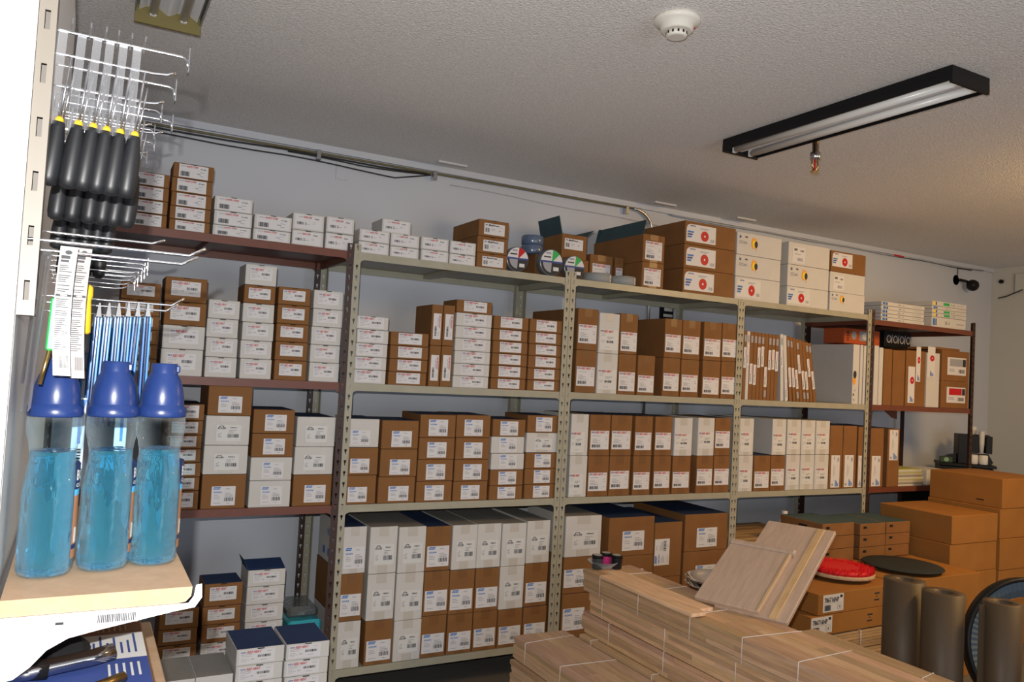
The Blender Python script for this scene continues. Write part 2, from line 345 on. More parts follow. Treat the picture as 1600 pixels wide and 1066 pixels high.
# ------------------------------------------------------------------ racks
SZ = {0: 2.128, 1: 1.512, 2: .945, 3: .186}
UX = [-.124, 1.096, 2.302, 3.553, 4.762, 5.95]
PT = 2.165; DEPTH = .58
def post_mesh(wd, side, zt, right=False):
    # front flange in the xz plane with keyhole slots really cut through, and one flange running back
    b = MB(); pitch = .0508; n = int(zt / pitch); t = .0022
    cxs = [wd * .5] if wd < .045 else [wd * .28, wd * .72]
    edges = [0, wd] if wd < .045 else [0, wd / 2, wd]
    for i in range(n + 1):
        z0 = i * pitch; z1 = min(z0 + pitch, zt)
        if z1 - z0 < .02: b.box(0, 0, z0, wd, t, z1); continue
        cz = (z0 + z1) / 2
        for j, cx in enumerate(cxs):
            ox0, ox1 = edges[j], edges[j + 1]
            hole = [(cx - .0055, cz + .010), (cx + .0055, cz + .010), (cx + .0055, cz + .001), (cx + .0022, cz - .004), (cx + .0022, cz - .013), (cx - .0022, cz - .013), (cx - .0022, cz - .004), (cx - .0055, cz + .001)]
            out = [(ox0, z1), (ox1, z1), (ox1, cz + .001), (ox1, cz - .004), (ox1, z0), (ox0, z0), (ox0, cz - .004), (ox0, cz + .001)]
            vs = [(x, 0, z) for x, z in out] + [(x, 0, z) for x, z in hole]
            k = len(hole)
            b.add(vs, [((i_ + 1) % k, i_, k + i_, k + (i_ + 1) % k) for i_ in range(k)])
            vs = [(x, t, z) for x, z in hole] + [(x, 0, z) for x, z in hole]
            b.add(vs, [((i_ + 1) % k, i_, k + i_, k + (i_ + 1) % k)[::-1] for i_ in range(k)])
            vs = [(x, t, z) for x, z in out] + [(x, t, z) for x, z in hole]
            b.add(vs, [((i_ + 1) % k, i_, k + i_, k + (i_ + 1) % k)[::-1] for i_ in range(k)])
    xs = {'l': [(0, t)], 'r': [(wd - t, wd)], 'm': [(wd / 2 - t / 2, wd / 2 + t / 2)]}[side]
    for x0, x1 in xs: b.box(x0, 0.0001, 0, x1, .036, zt)
    return b
def rack(name, label, x0, x1, m, pm, levels, pl='l', pr='r', mids=(), zz0=None):
    r = empty(name, (x0, FRONT, 0)); tag(r, label, 'shelving')
    W = x1 - x0
    ps = [(0, .033, 'l')] * (pl is not None) + [(W - .033, .033, 'r')] * (pr is not None) + [(q - x0 - .027, .054, 'm') for q in mids]
    for px_, wd, sd in ps:
        hh = PT if sd != 'm' else SZ[0] - .004
        o = post_mesh(wd, sd, hh).build('post', pm, r, (px_, 0, 0))
        o = post_mesh(wd, sd, hh).build('post', pm, r, (px_ + wd, DEPTH, 0), (0, 0, math.pi))
    cuts = [0] + [q - x0 for q in mids] + [W]
    for a, bb in zip(cuts[:-1], cuts[1:]):
        for lv in levels:
            z = zz0 if (lv == 0 and zz0) else SZ[lv]; s = MB(); A = a + .001; B = bb - .001
            gx = .034 if a == 0 else .028; gw = .034 if bb == W else .028
            s.box(A + .002, .004, z - .002, B - .002, DEPTH - .004, z - .0005)          # deck
            for yy in (0.0025, DEPTH - .0045):
                s.box(A + gx * .2, yy, z - .035, B - gw * .2, yy + .002, z)
                for sx, e in ((1, A + gx * .9), (-1, B - gw * .9)):
                    pts = [(e, z - .035)] + [(e + sx * .022 * (1 - math.sin(t_)), z - .035 - .022 * (1 - math.cos(t_))) for t_ in [math.pi / 2 * i / 5 for i in range(6)]][::-1]
                    P = [(e, z - .035), (e + sx * .02, z - .035), (e + sx * .006, z - .041), (e, z - .055)]
                    if sx < 0: P = P[::-1]
                    s.prism(P[::-1], .002, 0, Matrix.Translation((0, yy, 0)))
            for xx in (A + .003, B - .005): s.box(xx, .006, z - .035, xx + .002, DEPTH - .006, z - .002)
            s.box((A + B) / 2 - .02, .006, z - .024, (A + B) / 2 + .02, DEPTH - .006, z - .002)
            s.build('shelf', m, r)
    return r
rack('storage_rack', 'brown steel shelving unit at the left end, beside the hook display', UX[0], UX[1], brownm, darkbrown, (0, 1, 2, 3))
rack('storage_rack', 'narrower beige steel shelving unit next to the left brown unit', UX[1], UX[2] - .001, beige, beige, (0, 1, 2, 3))
rack('storage_rack', 'double-bay beige steel shelving unit sharing a middle post', UX[2] + .001, UX[4] - .001, beige, beige, (0, 1, 2, 3), mids=(UX[3],))
rack('storage_rack', 'brown steel shelving unit at the far right end near the corner', UX[4], UX[5], brownm, darkbrown, (0, 1, 2), zz0=2.101)
# ------------------------------------------------------------------ cartons on the shelves
ROWS = [
[0, 0, 0.1375, 0.2851, [2.3552, 2.2981, 2.241, 2.1839, 2.1258], [0, 0, 0, 0], [1, 1, 1, 1], [0.14, 0.06, 0.86, 0.94], 0.3, 0, 0],
[0, 0, 0.2925, 0.4562, [2.4172, 2.3535, 2.2918, 2.2314, 2.1749, 2.1258], [0, 0, 0, 0, 0], [1, 1, 1, 1, 1], [0.14, 0.06, 0.86, 0.94], 0.3, 0, 0],
[0, 0, 0.4663, 0.6273, [2.3012, 2.238, 2.1749, 2.1258], [1, 1, 1], [1, 1, 1], [0.14, 0.06, 0.86, 0.94], 0.3, 0, 0],
[0, 0, 0.6357, 0.801, [2.2453, 2.1807, 2.1258], [1, 1], [1, 1], [0.14, 0.06, 0.86, 0.94], 0.3, 0, 0],
[0, 0, 0.8061, 0.951, [2.275, 2.1986, 2.1258], [1, 1], [2, 2], [0.05, 0.1, 0.92, 0.92], 0.3, 0, 0],
[0, 0, 0.959, 1.092, [2.2791, 2.2047, 2.1258], [1, 1], [2, 2], [0.05, 0.1, 0.92, 0.92], 0.3, 0, 0],
[1, 0, 1.1177, 1.2692, [2.2428, 2.185, 2.1301], [1, 1], [2, 2], [0.05, 0.1, 0.92, 0.92], 0.3, 0, 0],
[1, 0, 1.2743, 1.422, [2.2417, 2.1806, 2.1301], [1, 1], [2, 2], [0.05, 0.1, 0.92, 0.92], 0.3, 0, 0],
[1, 0, 1.224, 1.3715, [2.3066, 2.2394], [1], [2], [0.05, 0.1, 0.92, 0.92], 0.3, 1, 0],
[1, 0, 1.4324, 1.5804, [2.2453, 2.1838, 2.1301], [1, 1], [2, 2], [0.05, 0.1, 0.92, 0.92], 0.3, 0, 0],
[1, 0, 1.5864, 1.7301, [2.2446, 2.1812, 2.1301], [1, 1], [2, 2], [0.05, 0.1, 0.92, 0.92], 0.3, 0, 0],
[1, 0, 1.7355, 1.9097, [2.3759, 2.2907, 2.2048, 2.1301], [0, 0, 0], [3, 3, 3], [0.18, 0.2, 0.87, 0.88], 0.32, 0, 0],
[2, 0, 2.5368, 2.698, [2.3081, 2.1304], [0], [6], [0.12, 0.3, 0.9, 0.95], 0.3, 0, 0.17],
[2, 0, 2.7138, 2.776, [2.3093, 2.1304], [0], [6], [0.12, 0.33, 0.9, 0.95], 0.3, 0, 0.17],
[2, 0, 2.7834, 2.9425, [2.4375, 2.2774, 2.1304], [0, 0], [6, 6], [0.1, 0.25, 0.87, 0.92], 0.5, 0, 0],
[2, 0, 3.0867, 3.4902, [2.5567, 2.4194, 2.2746, 2.1304], [0, 0, 0], [9, 9, 9], [0.03, 0.12, 0.6, 0.88], 0.55, 0, 0],
[3, 0, 3.4989, 3.8826, [2.5434, 2.4056, 2.2698, 2.123], [1, 1, 1], [11, 11, 10], [0.03, 0.08, 0.68, 0.92], 0.5, 0, 0],
[3, 0, 3.946, 4.3309, [2.538, 2.3943, 2.2533, 2.123], [1, 1, 1], [12, 11, 10], [0.03, 0.08, 0.68, 0.92], 0.5, 0, 0],
[3, 0, 4.343, 4.6907, [2.5307, 2.3902, 2.2551, 2.123], [0, 1, 1], [9, 12, 11], [0.03, 0.08, 0.6, 0.75], 0.5, 0, 0],
[4, 0, 4.8698, 5.3414, [2.2364, 2.2087, 2.181, 2.1533, 2.1279, 2.1011], [1, 1, 1, 1, 1], [13, 13, 13, 13, 13], [0.02, 0.1, 0.98, 0.9], 0.4, 0, 0],
[4, 0, 5.431, 5.8432, [2.2917, 2.2569, 2.2315, 2.2037, 2.1759, 2.1011], [1, 1, 1, 1, 1], [14, 13, 14, 14, 13], [0.02, 0.1, 0.98, 0.9], 0.4, 0, 0],
[0, 1, 0.1298, 0.2808, [1.8922, 1.8199, 1.7569, 1.6972, 1.6375, 1.5777, 1.5216], [0, 0, 0, 0, 0, 0], [0, 0, 0, 0, 0, 0], [0.14, 0.16, 0.84, 0.76], 0.3, 0, 0],
[0, 1, 0.296, 0.4638, [1.9294, 1.8261, 1.7261, 1.6262, 1.5216], [0, 0, 1, 1], [0, 0, 0, 0], [0.14, 0.16, 0.84, 0.76], 0.3, 0, 0],
[0, 1, 0.4708, 0.6021, [1.8484, 1.7674, 1.685, 1.6007, 1.5216], [1, 1, 1, 1], [0, 0, 0, 0], [0.14, 0.16, 0.84, 0.76], 0.3, 0, 0],
[0, 1, 0.6153, 0.7516, [2.0185, 1.9275, 1.8467, 1.7626, 1.6819, 1.6012, 1.5216], [1, 0, 1, 1, 1, 1], [0, 0, 0, 0, 0, 0], [0.14, 0.16, 0.84, 0.76], 0.3, 0, 0],
[0, 1, 0.7637, 0.9089, [1.9321, 1.8531, 1.7673, 1.6863, 1.6026, 1.5216], [0, 0, 0, 0, 0], [0, 0, 0, 0, 0], [0.14, 0.16, 0.84, 0.76], 0.3, 0, 0],
[0, 1, 0.9221, 1.0621, [1.9333, 1.8478, 1.7651, 1.6824, 1.6005, 1.5216], [1, 1, 1, 1, 1], [0, 0, 0, 0, 0], [0.14, 0.16, 0.84, 0.76], 0.3, 0, 0],
[1, 1, 1.1324, 1.2903, [1.832, 1.7689, 1.7036, 1.6391, 1.5782, 1.5142], [1, 1, 1, 1, 1], [0, 0, 0, 0, 0], [0.05, 0.06, 0.85, 0.88], 0.3, 0, 0],
[1, 1, 1.3027, 1.5003, [1.7681, 1.7035, 1.6389, 1.5765, 1.5142], [0, 0, 0, 0], [0, 0, 0, 0], [0.2, 0.06, 0.82, 0.88], 0.3, 0, 0],
[1, 1, 1.5079, 1.5679, [1.9171, 1.7146, 1.5142], [0, 0], [8, 8], [0.15, 0.22, 0.85, 0.85], 0.3, 0, 0],
[1, 1, 1.5713, 1.6338, [1.9191, 1.7165, 1.5142], [0, 0], [8, 8], [0.15, 0.22, 0.85, 0.85], 0.3, 0, 0],
[1, 1, 1.6416, 1.8423, [1.9537, 1.89, 1.8226, 1.7612, 1.6976, 1.634, 1.5719, 1.5142], [0, 1, 1, 1, 1, 1, 1], [0, 0, 0, 0, 0, 0, 0], [0.2, 0.06, 0.85, 0.88], 0.3, 0, 0],
[1, 1, 1.8537, 2.0594, [1.8899, 1.8231, 1.7617, 1.698, 1.6351, 1.5699, 1.5142], [0, 0, 0, 0, 0, 0], [0, 0, 0, 0, 0, 0], [0.2, 0.06, 0.82, 0.88], 0.3, 0, 0],
[1, 1, 2.069, 2.2722, [1.8913, 1.8229, 1.76, 1.6971, 1.6319, 1.569, 1.5142], [0, 0, 0, 0, 0, 0], [0, 0, 0, 0, 0, 0], [0.2, 0.06, 0.82, 0.88], 0.3, 0, 0],
[2, 1, 2.365, 2.501, [1.9727, 1.7464, 1.5069], [0, 0], [6, 6], [0.05, 0.4, 0.93, 0.85], 0.5, 0, 0],
[2, 1, 2.5071, 2.6456, [1.96, 1.7359, 1.5069], [1, 1], [7, 7], [0.05, 0.4, 0.93, 0.9], 0.3, 0, 0],
[2, 1, 2.6512, 2.7742, [1.9677, 1.7402, 1.5069], [0, 0], [6, 6], [0.04, 0.45, 0.95, 0.92], 0.3, 0, 0],
[2, 1, 2.7832, 2.9078, [1.7395, 1.5069], [0], [6], [0.04, 0.5, 0.95, 0.92], 0.3, 0, 0],
[2, 1, 2.9693, 3.0989, [1.9642, 1.7379, 1.5069], [0, 0], [6, 6], [0.05, 0.4, 0.93, 0.85], 0.5, 0, 0],
[2, 1, 3.1032, 3.2415, [1.9653, 1.7343, 1.5069], [0, 0], [6, 6], [0.05, 0.4, 0.93, 0.85], 0.3, 0, 0],
[2, 1, 3.2668, 3.4088, [1.9682, 1.7372, 1.5069], [0, 0], [6, 6], [0.04, 0.45, 0.93, 0.9], 0.3, 0, 0],
[2, 1, 3.4132, 3.549, [1.9716, 1.7396, 1.5069], [0, 0], [6, 6], [0.04, 0.42, 0.93, 0.88], 0.3, 0, 0],
[0, 2, 0.3433, 0.4836, [1.3944, 1.3242, 1.2628, 1.2044, 1.146, 1.0847, 1.0263, 0.9633], [0, 0, 0, 0, 0, 0, 0], [0, 0, 0, 0, 0, 0, 0], [0.1, 0.08, 0.85, 0.85], 0.3, 0, 0],
[0, 2, 0.4939, 0.6784, [1.4773, 1.3484, 1.2196, 1.094, 0.9633], [0, 1, 1, 0], [4, 5, 5, 4], [0.24, 0.34, 0.78, 0.9], 0.3, 0, 0],
[0, 2, 0.6894, 0.8718, [1.3789, 1.2726, 1.1681, 1.0637, 0.9633], [0, 0, 1, 1], [4, 4, 4, 4], [0.28, 0.22, 0.8, 0.9], 0.3, 0, 0],
[0, 2, 0.8807, 1.0597, [1.3502, 1.2147, 1.0875, 0.9633], [1, 1, 0], [5, 5, 4], [0.3, 0.34, 0.85, 0.9], 0.3, 0, 0],
[1, 2, 1.1302, 1.2749, [1.3456, 1.2121, 1.0816, 0.9449], [1, 0, 0], [4, 4, 4], [0.05, 0.4, 0.7, 0.92], 0.3, 0, 0],
[1, 2, 1.2844, 1.473, [1.3415, 1.2043, 1.0717, 0.9449], [0, 0, 0], [4, 4, 4], [0.27, 0.36, 0.82, 0.92], 0.3, 0, 0],
[1, 2, 1.4794, 1.6706, [1.3735, 1.2606, 1.1531, 1.0472, 0.9449], [0, 0, 0, 0], [4, 4, 4, 4], [0.24, 0.2, 0.78, 0.92], 0.3, 0, 0],
[1, 2, 1.6766, 1.8692, [1.3755, 1.2622, 1.1521, 1.0437, 0.9449], [0, 0, 0, 0], [4, 4, 4, 4], [0.24, 0.2, 0.78, 0.92], 0.3, 0, 0],
[1, 2, 1.8787, 2.0733, [1.3581, 1.2695, 1.1833, 1.0988, 1.0176, 0.9449], [0, 1, 1, 0, 0], [4, 4, 4, 4, 4], [0.24, 0.1, 0.78, 0.93], 0.3, 0, 0],
[1, 2, 2.0838, 2.2782, [1.3826, 1.2919, 1.1864, 1.1023, 1.02, 0.9449], [0, 1, 0, 0, 0], [4, 5, 4, 4, 4], [0.28, 0.1, 0.8, 0.93], 0.3, 0, 0],
[2, 2, 2.3579, 2.4727, [1.3955, 1.1697, 0.9402], [1, 1], [7, 7], [0.02, 0.42, 0.8, 0.92], 0.3, 0, 0],
[2, 2, 2.4778, 2.6165, [1.3949, 1.168, 0.9402], [0, 0], [6, 6], [0.04, 0.4, 0.93, 0.85], 0.3, 0, 0],
[2, 2, 2.6235, 2.7685, [1.3945, 1.1675, 0.9402], [0, 0], [6, 6], [0.04, 0.38, 0.93, 0.83], 0.3, 0, 0],
[2, 2, 2.7866, 2.9144, [1.3927, 1.1671, 0.9402], [0, 0], [6, 6], [0.04, 0.42, 0.93, 0.86], 0.3, 0, 0],
[2, 2, 2.9311, 3.0591, [1.3935, 1.1667, 0.9402], [0, 0], [6, 6], [0.04, 0.4, 0.93, 0.83], 0.3, 0, 0],
[2, 2, 3.0726, 3.2104, [1.3891, 1.1656, 0.9402], [1, 0], [7, 6], [0.04, 0.42, 0.93, 0.84], 0.3, 0, 0],
[2, 2, 3.2537, 3.3844, [1.3926, 1.1658, 0.9402], [1, 0], [7, 6], [0.04, 0.36, 0.95, 0.8], 0.3, 0, 0],
[2, 2, 3.3885, 3.5165, [1.3952, 1.1654, 0.9402], [0, 0], [6, 6], [0.04, 0.36, 0.95, 0.8], 0.3, 0, 0],
[3, 2, 3.5902, 3.7099, [1.3956, 1.1695, 0.9445], [1, 1], [7, 7], [0.08, 0.38, 0.85, 0.9], 0.3, 0, 0],
[3, 2, 3.7211, 3.8609, [1.1666, 0.9445], [0], [6], [0.05, 0.44, 0.93, 0.9], 0.3, 0, 0],
[3, 2, 3.8656, 3.9943, [1.1662, 0.9445], [0], [6], [0.05, 0.38, 0.93, 0.85], 0.3, 0, 0],
[3, 2, 3.8701, 3.9916, [1.3968, 1.1697], [1], [7], [0.08, 0.4, 0.9, 0.9], 0.45, 1, 0],
[3, 2, 4.0004, 4.1248, [1.3965, 1.1712, 0.9445], [1, 1], [7, 7], [0.08, 0.38, 0.9, 0.85], 0.3, 0, 0],
[3, 2, 4.1287, 4.2574, [1.3944, 1.171, 0.9445], [1, 1], [7, 7], [0.08, 0.38, 0.9, 0.85], 0.3, 0, 0],
[3, 2, 4.2614, 4.3933, [1.3932, 1.1725, 0.9445], [1, 1], [7, 7], [0.08, 0.38, 0.9, 0.85], 0.3, 0, 0],
[3, 2, 4.3994, 4.525, [1.3649, 0.9445], [0], [15], [0.12, 0.47, 0.8, 0.98], 0.45, 0, 0],
[3, 2, 4.5305, 4.6648, [1.3642, 0.9445], [0], [15], [0.12, 0.47, 0.8, 0.98], 0.45, 0, 0],
[3, 2, 4.6764, 4.726, [1.3594, 0.9445], [0], [15], [0.12, 0.47, 0.8, 0.98], 0.45, 0, 0],
[4, 2, 4.8057, 4.9437, [1.3519, 0.9437], [0], [15], [0.12, 0.47, 0.8, 0.98], 0.45, 0, 0],
[4, 2, 4.9856, 5.1127, [1.3514, 0.9437], [0], [15], [0.12, 0.03, 0.85, 0.55], 0.45, 0, 0],
[0, 3, 0.3608, 0.5166, [0.5296, 0.4467, 0.3782, 0.3098, 0.2475, 0.1851], [0, 0, 0, 0, 0], [0, 0, 0, 0, 0], [0.14, 0.16, 0.84, 0.76], 0.3, 0, 0],
[0, 3, 0.5321, 0.6921, [0.624, 0.5279, 0.4503, 0.3727, 0.2989, 0.1851], [0, 0, 0, 1, 1], [0, 0, 0, 0, 0], [0.14, 0.16, 0.84, 0.76], 0.3, 0, 0],
[0, 3, 0.7114, 0.8759, [0.6701, 0.598, 0.5184, 0.4426, 0.3669, 0.276, 0.1851], [1, 1, 1, 1, 1, 1], [0, 0, 0, 0, 0, 0], [0.14, 0.16, 0.84, 0.76], 0.3, 0, 0],
[1, 3, 1.1285, 1.2417, [0.8411, 0.6236, 0.4031, 0.1851], [1, 0, 1], [4, 4, 5], [0.06, 0.44, 0.94, 0.9], 0.3, 0, 0],
[1, 3, 1.2607, 1.3994, [0.8346, 0.6131, 0.3945, 0.1851], [1, 1, 0], [5, 5, 4], [0.06, 0.44, 0.94, 0.9], 0.3, 0, 0],
[1, 3, 1.4046, 1.5466, [0.828, 0.6068, 0.3799, 0.1851], [1, 1, 1], [5, 5, 5], [0.2, 0.36, 0.88, 0.78], 0.3, 0, 0],
[1, 3, 1.5477, 1.6832, [0.8235, 0.6054, 0.3877, 0.1851], [0, 0, 0], [4, 4, 4], [0.06, 0.44, 0.94, 0.9], 0.3, 0, 0],
[1, 3, 1.6863, 1.8254, [0.8243, 0.6025, 0.3828, 0.1851], [1, 0, 0], [5, 4, 4], [0.06, 0.44, 0.94, 0.9], 0.3, 0, 0],
[1, 3, 1.8278, 1.9654, [0.8244, 0.6016, 0.3827, 0.1851], [1, 0, 0], [5, 4, 4], [0.06, 0.44, 0.94, 0.9], 0.3, 0, 0],
[1, 3, 1.968, 2.1124, [0.8209, 0.6008, 0.381, 0.1851], [1, 1, 0], [5, 5, 4], [0.06, 0.44, 0.94, 0.9], 0.3, 0, 0],
[1, 3, 2.1157, 2.2586, [0.8277, 0.6066, 0.3802, 0.1851], [1, 0, 0], [5, 4, 4], [0.06, 0.44, 0.94, 0.9], 0.3, 0, 0],
[2, 3, 2.3536, 2.5899, [0.8428, 0.6227, 0.4265, 0.1851], [1, 0, 0], [5, 4, 4], [0.03, 0.33, 0.62, 0.82], 0.3, 0, 0],
[2, 3, 2.6403, 2.9604, [0.8231, 0.6059, 0.3954, 0.1851], [0, 0, 0], [4, 4, 4], [0.3, 0.35, 0.78, 0.85], 0.5, 0, 0],
[2, 3, 2.9622, 3.1675, [0.783, 0.4689, 0.1851], [0, 0], [8, 8], [0.02, 0.3, 0.55, 0.78], 0.5, 0, 0],
[2, 3, 3.1855, 3.524, [0.8204, 0.6019, 0.3829, 0.1851], [0, 0, 0], [4, 4, 4], [0.28, 0.38, 0.75, 0.9], 0.5, 0, 0]]
BAY = ['left brown rack', 'left beige bay', 'middle beige bay', 'right beige bay', 'right brown rack']
SHN = ['top shelf', 'second shelf', 'third shelf', 'bottom shelf']
ORD = lambda n: '%d%s' % (n, {1: 'st', 2: 'nd', 3: 'rd'}.get(n if n < 20 else 0, 'th'))
ADJ = dict(R='red-lettered', H='red-lettered', J='red-lettered', P='black-lettered', N='blue-logo', K='black-logo', V='red-lettered', W='red-lettered', X='sideways-labelled', D='red-disc', E='red-disc', S='sunflower', A='small-label', F='flat blue-edged', Y='flat green-marked', T='striped-label')
BMATS = [kraft, whitebox, navytop, greytop, tealtop, dark]
def carton(x0, x1, z0, z1, d, colour, kind, lr, top=2, y=None, rz=0, name='cardboard_box', nolabel=False, tapes=False, grouped=None, label=None, bev=.0022, mats=None, y_abs=None, open_top=False):
    W = x1 - x0; Hh = z1 - z0; yf = FRONT + .006 if y_abs is None else y_abs
    root = MB(); mi = 0 if colour == 'b' else 1
    root.box(-W / 2, 0, 0, W / 2, d, Hh, mi, bev=bev, top=top)
    if kind in 'RHJP' : root.box(-.012, -.0006, Hh - .004, .012, .001, Hh - .001, 5)       # thumb notch under the lid
    o = root.build(name, mats or BMATS, None, ((x0 + x1) / 2, yf, z0), (0, 0, rz))
    if tapes:
        tw = W * .36
        for za, zb_ in ((Hh * .80, Hh * .998), (.002, Hh * .18)): MB().box(-tw / 2, -.0005, za, tw / 2, 0, zb_).build('sealing_tape', tape if colour == 'w' else tapeb, o)
    if not nolabel:
        a, b_, c, e = lr; jx = random.uniform(-.012, .012) * W; jz = random.uniform(-.012, .012) * Hh
        if kind == 'X' and W > .18: put_label('N', o, -W / 2 + a * W + (c - a) * W, Hh - e * Hh, (e - b_) * Hh, (c - a) * W, rot=-math.pi / 2)
        else: put_label(kind, o, -W / 2 + a * W + jx, Hh - e * Hh + jz, (c - a) * W, (e - b_) * Hh)
    tag(o, label, 'box', grouped); return o
stackno = {}
KINDS = 'RHJPNKVWXDESAFYTZ'
for bay, sh, x0, x1, zs, cols, kinds, lr, d, free, yo in ROWS:
    cols = ['bw'[q] for q in cols]; kinds = [KINDS[q] for q in kinds]
    key = (bay, sh)
    if not free: stackno[key] = stackno.get(key, 0) + 1
    n = len(cols)
    base = 2.101 if (bay, sh) == (4, 0) else SZ[sh]; zs = list(zs)
    if not free: zs[-1] = base
    for i in range(n):
        zt, zb = zs[i], zs[i + 1]; up = n - i; k = kinds[i]; c = cols[i]
        if free and bay == 1: pos = 'lying across the first two stacks'
        elif free: pos = 'on top of 3rd stack from left'
        elif n == 1: pos = 'alone, %s from left' % ORD(stackno[key])
        else: pos = '%s in %s stack from left' % ('lowest' if up == 1 else 'topmost' if i == 0 else ORD(up) + ' up', ORD(stackno[key]))
        word = 'brown' if c == 'b' else 'white'
        lab = '%s %s box, %s, %s, %s' % (ADJ[k], word, pos, SHN[sh], BAY[bay])
        small = k in 'RHJPFY'
        dd = {'H': .16, 'J': .16, 'P': .2, 'R': .17, 'N': .3, 'K': .3, 'X': .22, 'V': .3, 'W': .3}.get(k, d)
        if sh == 2 and k == 'R': dd = .28
        if sh == 2 and k in 'N': dd = .26
        if sh == 3 and k != 'R': dd = .42
        if d > .3: dd = d
        top = 2 if small or k in 'NX' or c == 'b' else 3
        if sh == 0: top = 2 if k in 'HJP' else (0 if c == 'b' else 1)
        if sh == 2 and k in 'K': top = 2
        gap = .0012 if i else 0
        jx = random.uniform(-.003, .003); l2 = lr
        if k == 'H' and c == 'w': l2 = (.06, .08, .94, .95)
        if k == 'K' and sh == 3: l2 = (.18, .36, .9, .8)
        if k == 'K' and sh == 2: l2 = (.24, .3, .8, .85)
        if k == 'N' and sh == 3 and bay == 1: l2 = (.06, .44, .94, .9)
        if k == 'E': l2 = (.02, .08, .55, .88)
        if k == 'A': l2 = (.1, .15, .7, .98)
        if k in 'W' and c == 'w' and d > .4: l2 = (.05, .4, .93, .9)
        lr_y = .0 if sh else 0
        carton(x0 + .001 + jx * .6, x1 - .001 + jx * .6, zb, zt - gap - .0004, dd, c, k, l2, top, rz=random.uniform(-.008, .008) if small else 0,
               tapes=(k in 'VWK' and not small) or (k == 'N' and sh == 3 and bay == 1), y_abs=FRONT + .007 + yo + random.uniform(0, .004),
               grouped='boxes on the %s of the %s' % (SHN[sh], BAY[bay]), label=lab)
for ob in list(COL.objects):
    lb = ob.get('label', '')
    if lb.startswith('blue-logo white box, topmost in 1st stack from left, bottom shelf, left beige'):
        l = LB(); l.sheet(10); [l.rect(.1 + .25 * i, .12, .22 + .25 * i, .3, 4) for i in range(3)]; l.text('NORTON', .3, .6, .8, .8, 4); l.rect(.84, .12, .96, .4, 4)
        l.build('printed_side', LMATS, ob, (-.0575, .36, .01), (0, 0, R_(-90)), (.34, 1, .2))
    if lb.startswith('red-lettered white box, topmost in 3rd stack from left, bottom shelf, left brown'):
        MB().box(0, .01, 0, .002, .15, .045, 0).build('open_flap', navytop, ob, (-.082, 0, .07), (0, R_(-20), 0)); MB().box(0, 0, 0, .162, .10, .002, 0).build('raised_lid', navytop, ob, (-.081, .02, .0725), (R_(12), 0, 0))
# more: thin upright cartons leaning like records, second shelf of the right beige bay
def thin_carton(x, zb, th, h, d, lean, c, label, lz, grp):
    b = MB(); b.box(0, 0, 0, th, d, h, 0 if c == 'b' else 1, bev=.0015, top=0 if c == 'b' else 1)
    o = b.build('thin_carton', BMATS, None, (x, FRONT + .008, zb), (0, -lean, 0)); tag(o, label, 'box', grp)
    l = LB(); l.box(0, -.0006, 0, 1, 0, 1, 0); l.bars(.2, .12, .5, .5, 1, 8, True); l.rect(.65, .5, .75, .9, 3)
    l.build('label', LMATS, o, (th * .08, -.0004, h * lz), (0, 0, 0), (th * .84, 1, h * .3))
    l = LB(); l.box(0, -.0005, 0, 1, 0, 1, 2); l.build('printed_mark', LMATS, o, (th * .2, -.0004, h * (.84 if lz > .2 else .05)), (0, 0, 0), (th * .6, 1, h * .1))
    return o
spec = 'bwbbbwbbbbw'
xx = 3.592; lz = [.48, .2, .23, .22, .48, .5, .48, .22, .46, .45, .3]
for i, c in enumerate('bwbbbbbbbb'):
    thin_carton(xx, SZ[1], .0285 if i > 1 else .024, .425 - i * .001, .4, 0, c, '%s thin upright carton, %s from left of the upright ones, second shelf, right beige bay' % ('brown' if c == 'b' else 'white', ORD(i + 1)), [.46, .5, .23, .22, .48, .5, .2, .46, .47, .45][i], 'thin cartons filed on the second shelf')
    xx += .0312 if i > 1 else .027
xx += .004
leans = [3.2, 5, 6.5, 7.4, 8, 8.5, 9, 9.6, 10.2, 10.8]; prev = 0; th = .026
for i, c in enumerate('wwbbbbbbbb'):
    le = math.radians(leans[i]); hh = .425 - i * .004
    # base steps so that each carton rests on the one before it
    xx += hh * max(0, (math.sin(le) - math.sin(prev))) * 1.02 + (th * (1 / math.cos(le)) if i else .001) + .0012
    thin_carton(xx, SZ[1], th, hh, .4, le, c, '%s thin leaning carton, %s from left of the leaning ones, second shelf, right beige bay' % ('brown' if c == 'b' else 'white', ORD(i + 1)), [.5, .02, .22, .22, .2, .45, .2, .2, .42, .22][i], 'thin cartons filed on the second shelf')
    prev = le
LEANEND = xx
# white cartons standing upright at the right of that shelf
def cN(u, v): return 1130 + u / 6.272, 480 + v / 6.272
def upright_white(pxl, pxr, ytop, zb, d, k, label, c='w', splash=False, X=None):
    a = atY(pxl, ytop, FRONT + .01); b_ = atY(pxr, ytop, FRONT + .01)
    o = MB().box(0, 0, 0, b_.x - a.x - .002, d, a.z - zb, 0 if c == 'b' else 1, bev=.002, top=0 if c == 'b' else 1).build('flat_carton', BMATS, None, (a.x, FRONT + .009, zb))
    tag(o, label, 'box'); w_ = b_.x - a.x - .002; h = a.z - zb
    if k == 'S':
        put_label('S', o, w_ * .08, h * .95, h * .9, w_ * .8, rot=math.pi / 2)
    elif k: put_label(k, o, w_ * .1, h * .05, w_ * .8, h * .75)
    return o
g = 'cartons on the second shelf'
upright_white(1334, 1344, 538, SZ[1], .44, None, 'slim white upright carton with sunflower print near the post, second shelf')
sf = bpy.context.scene.objects['flat_carton']
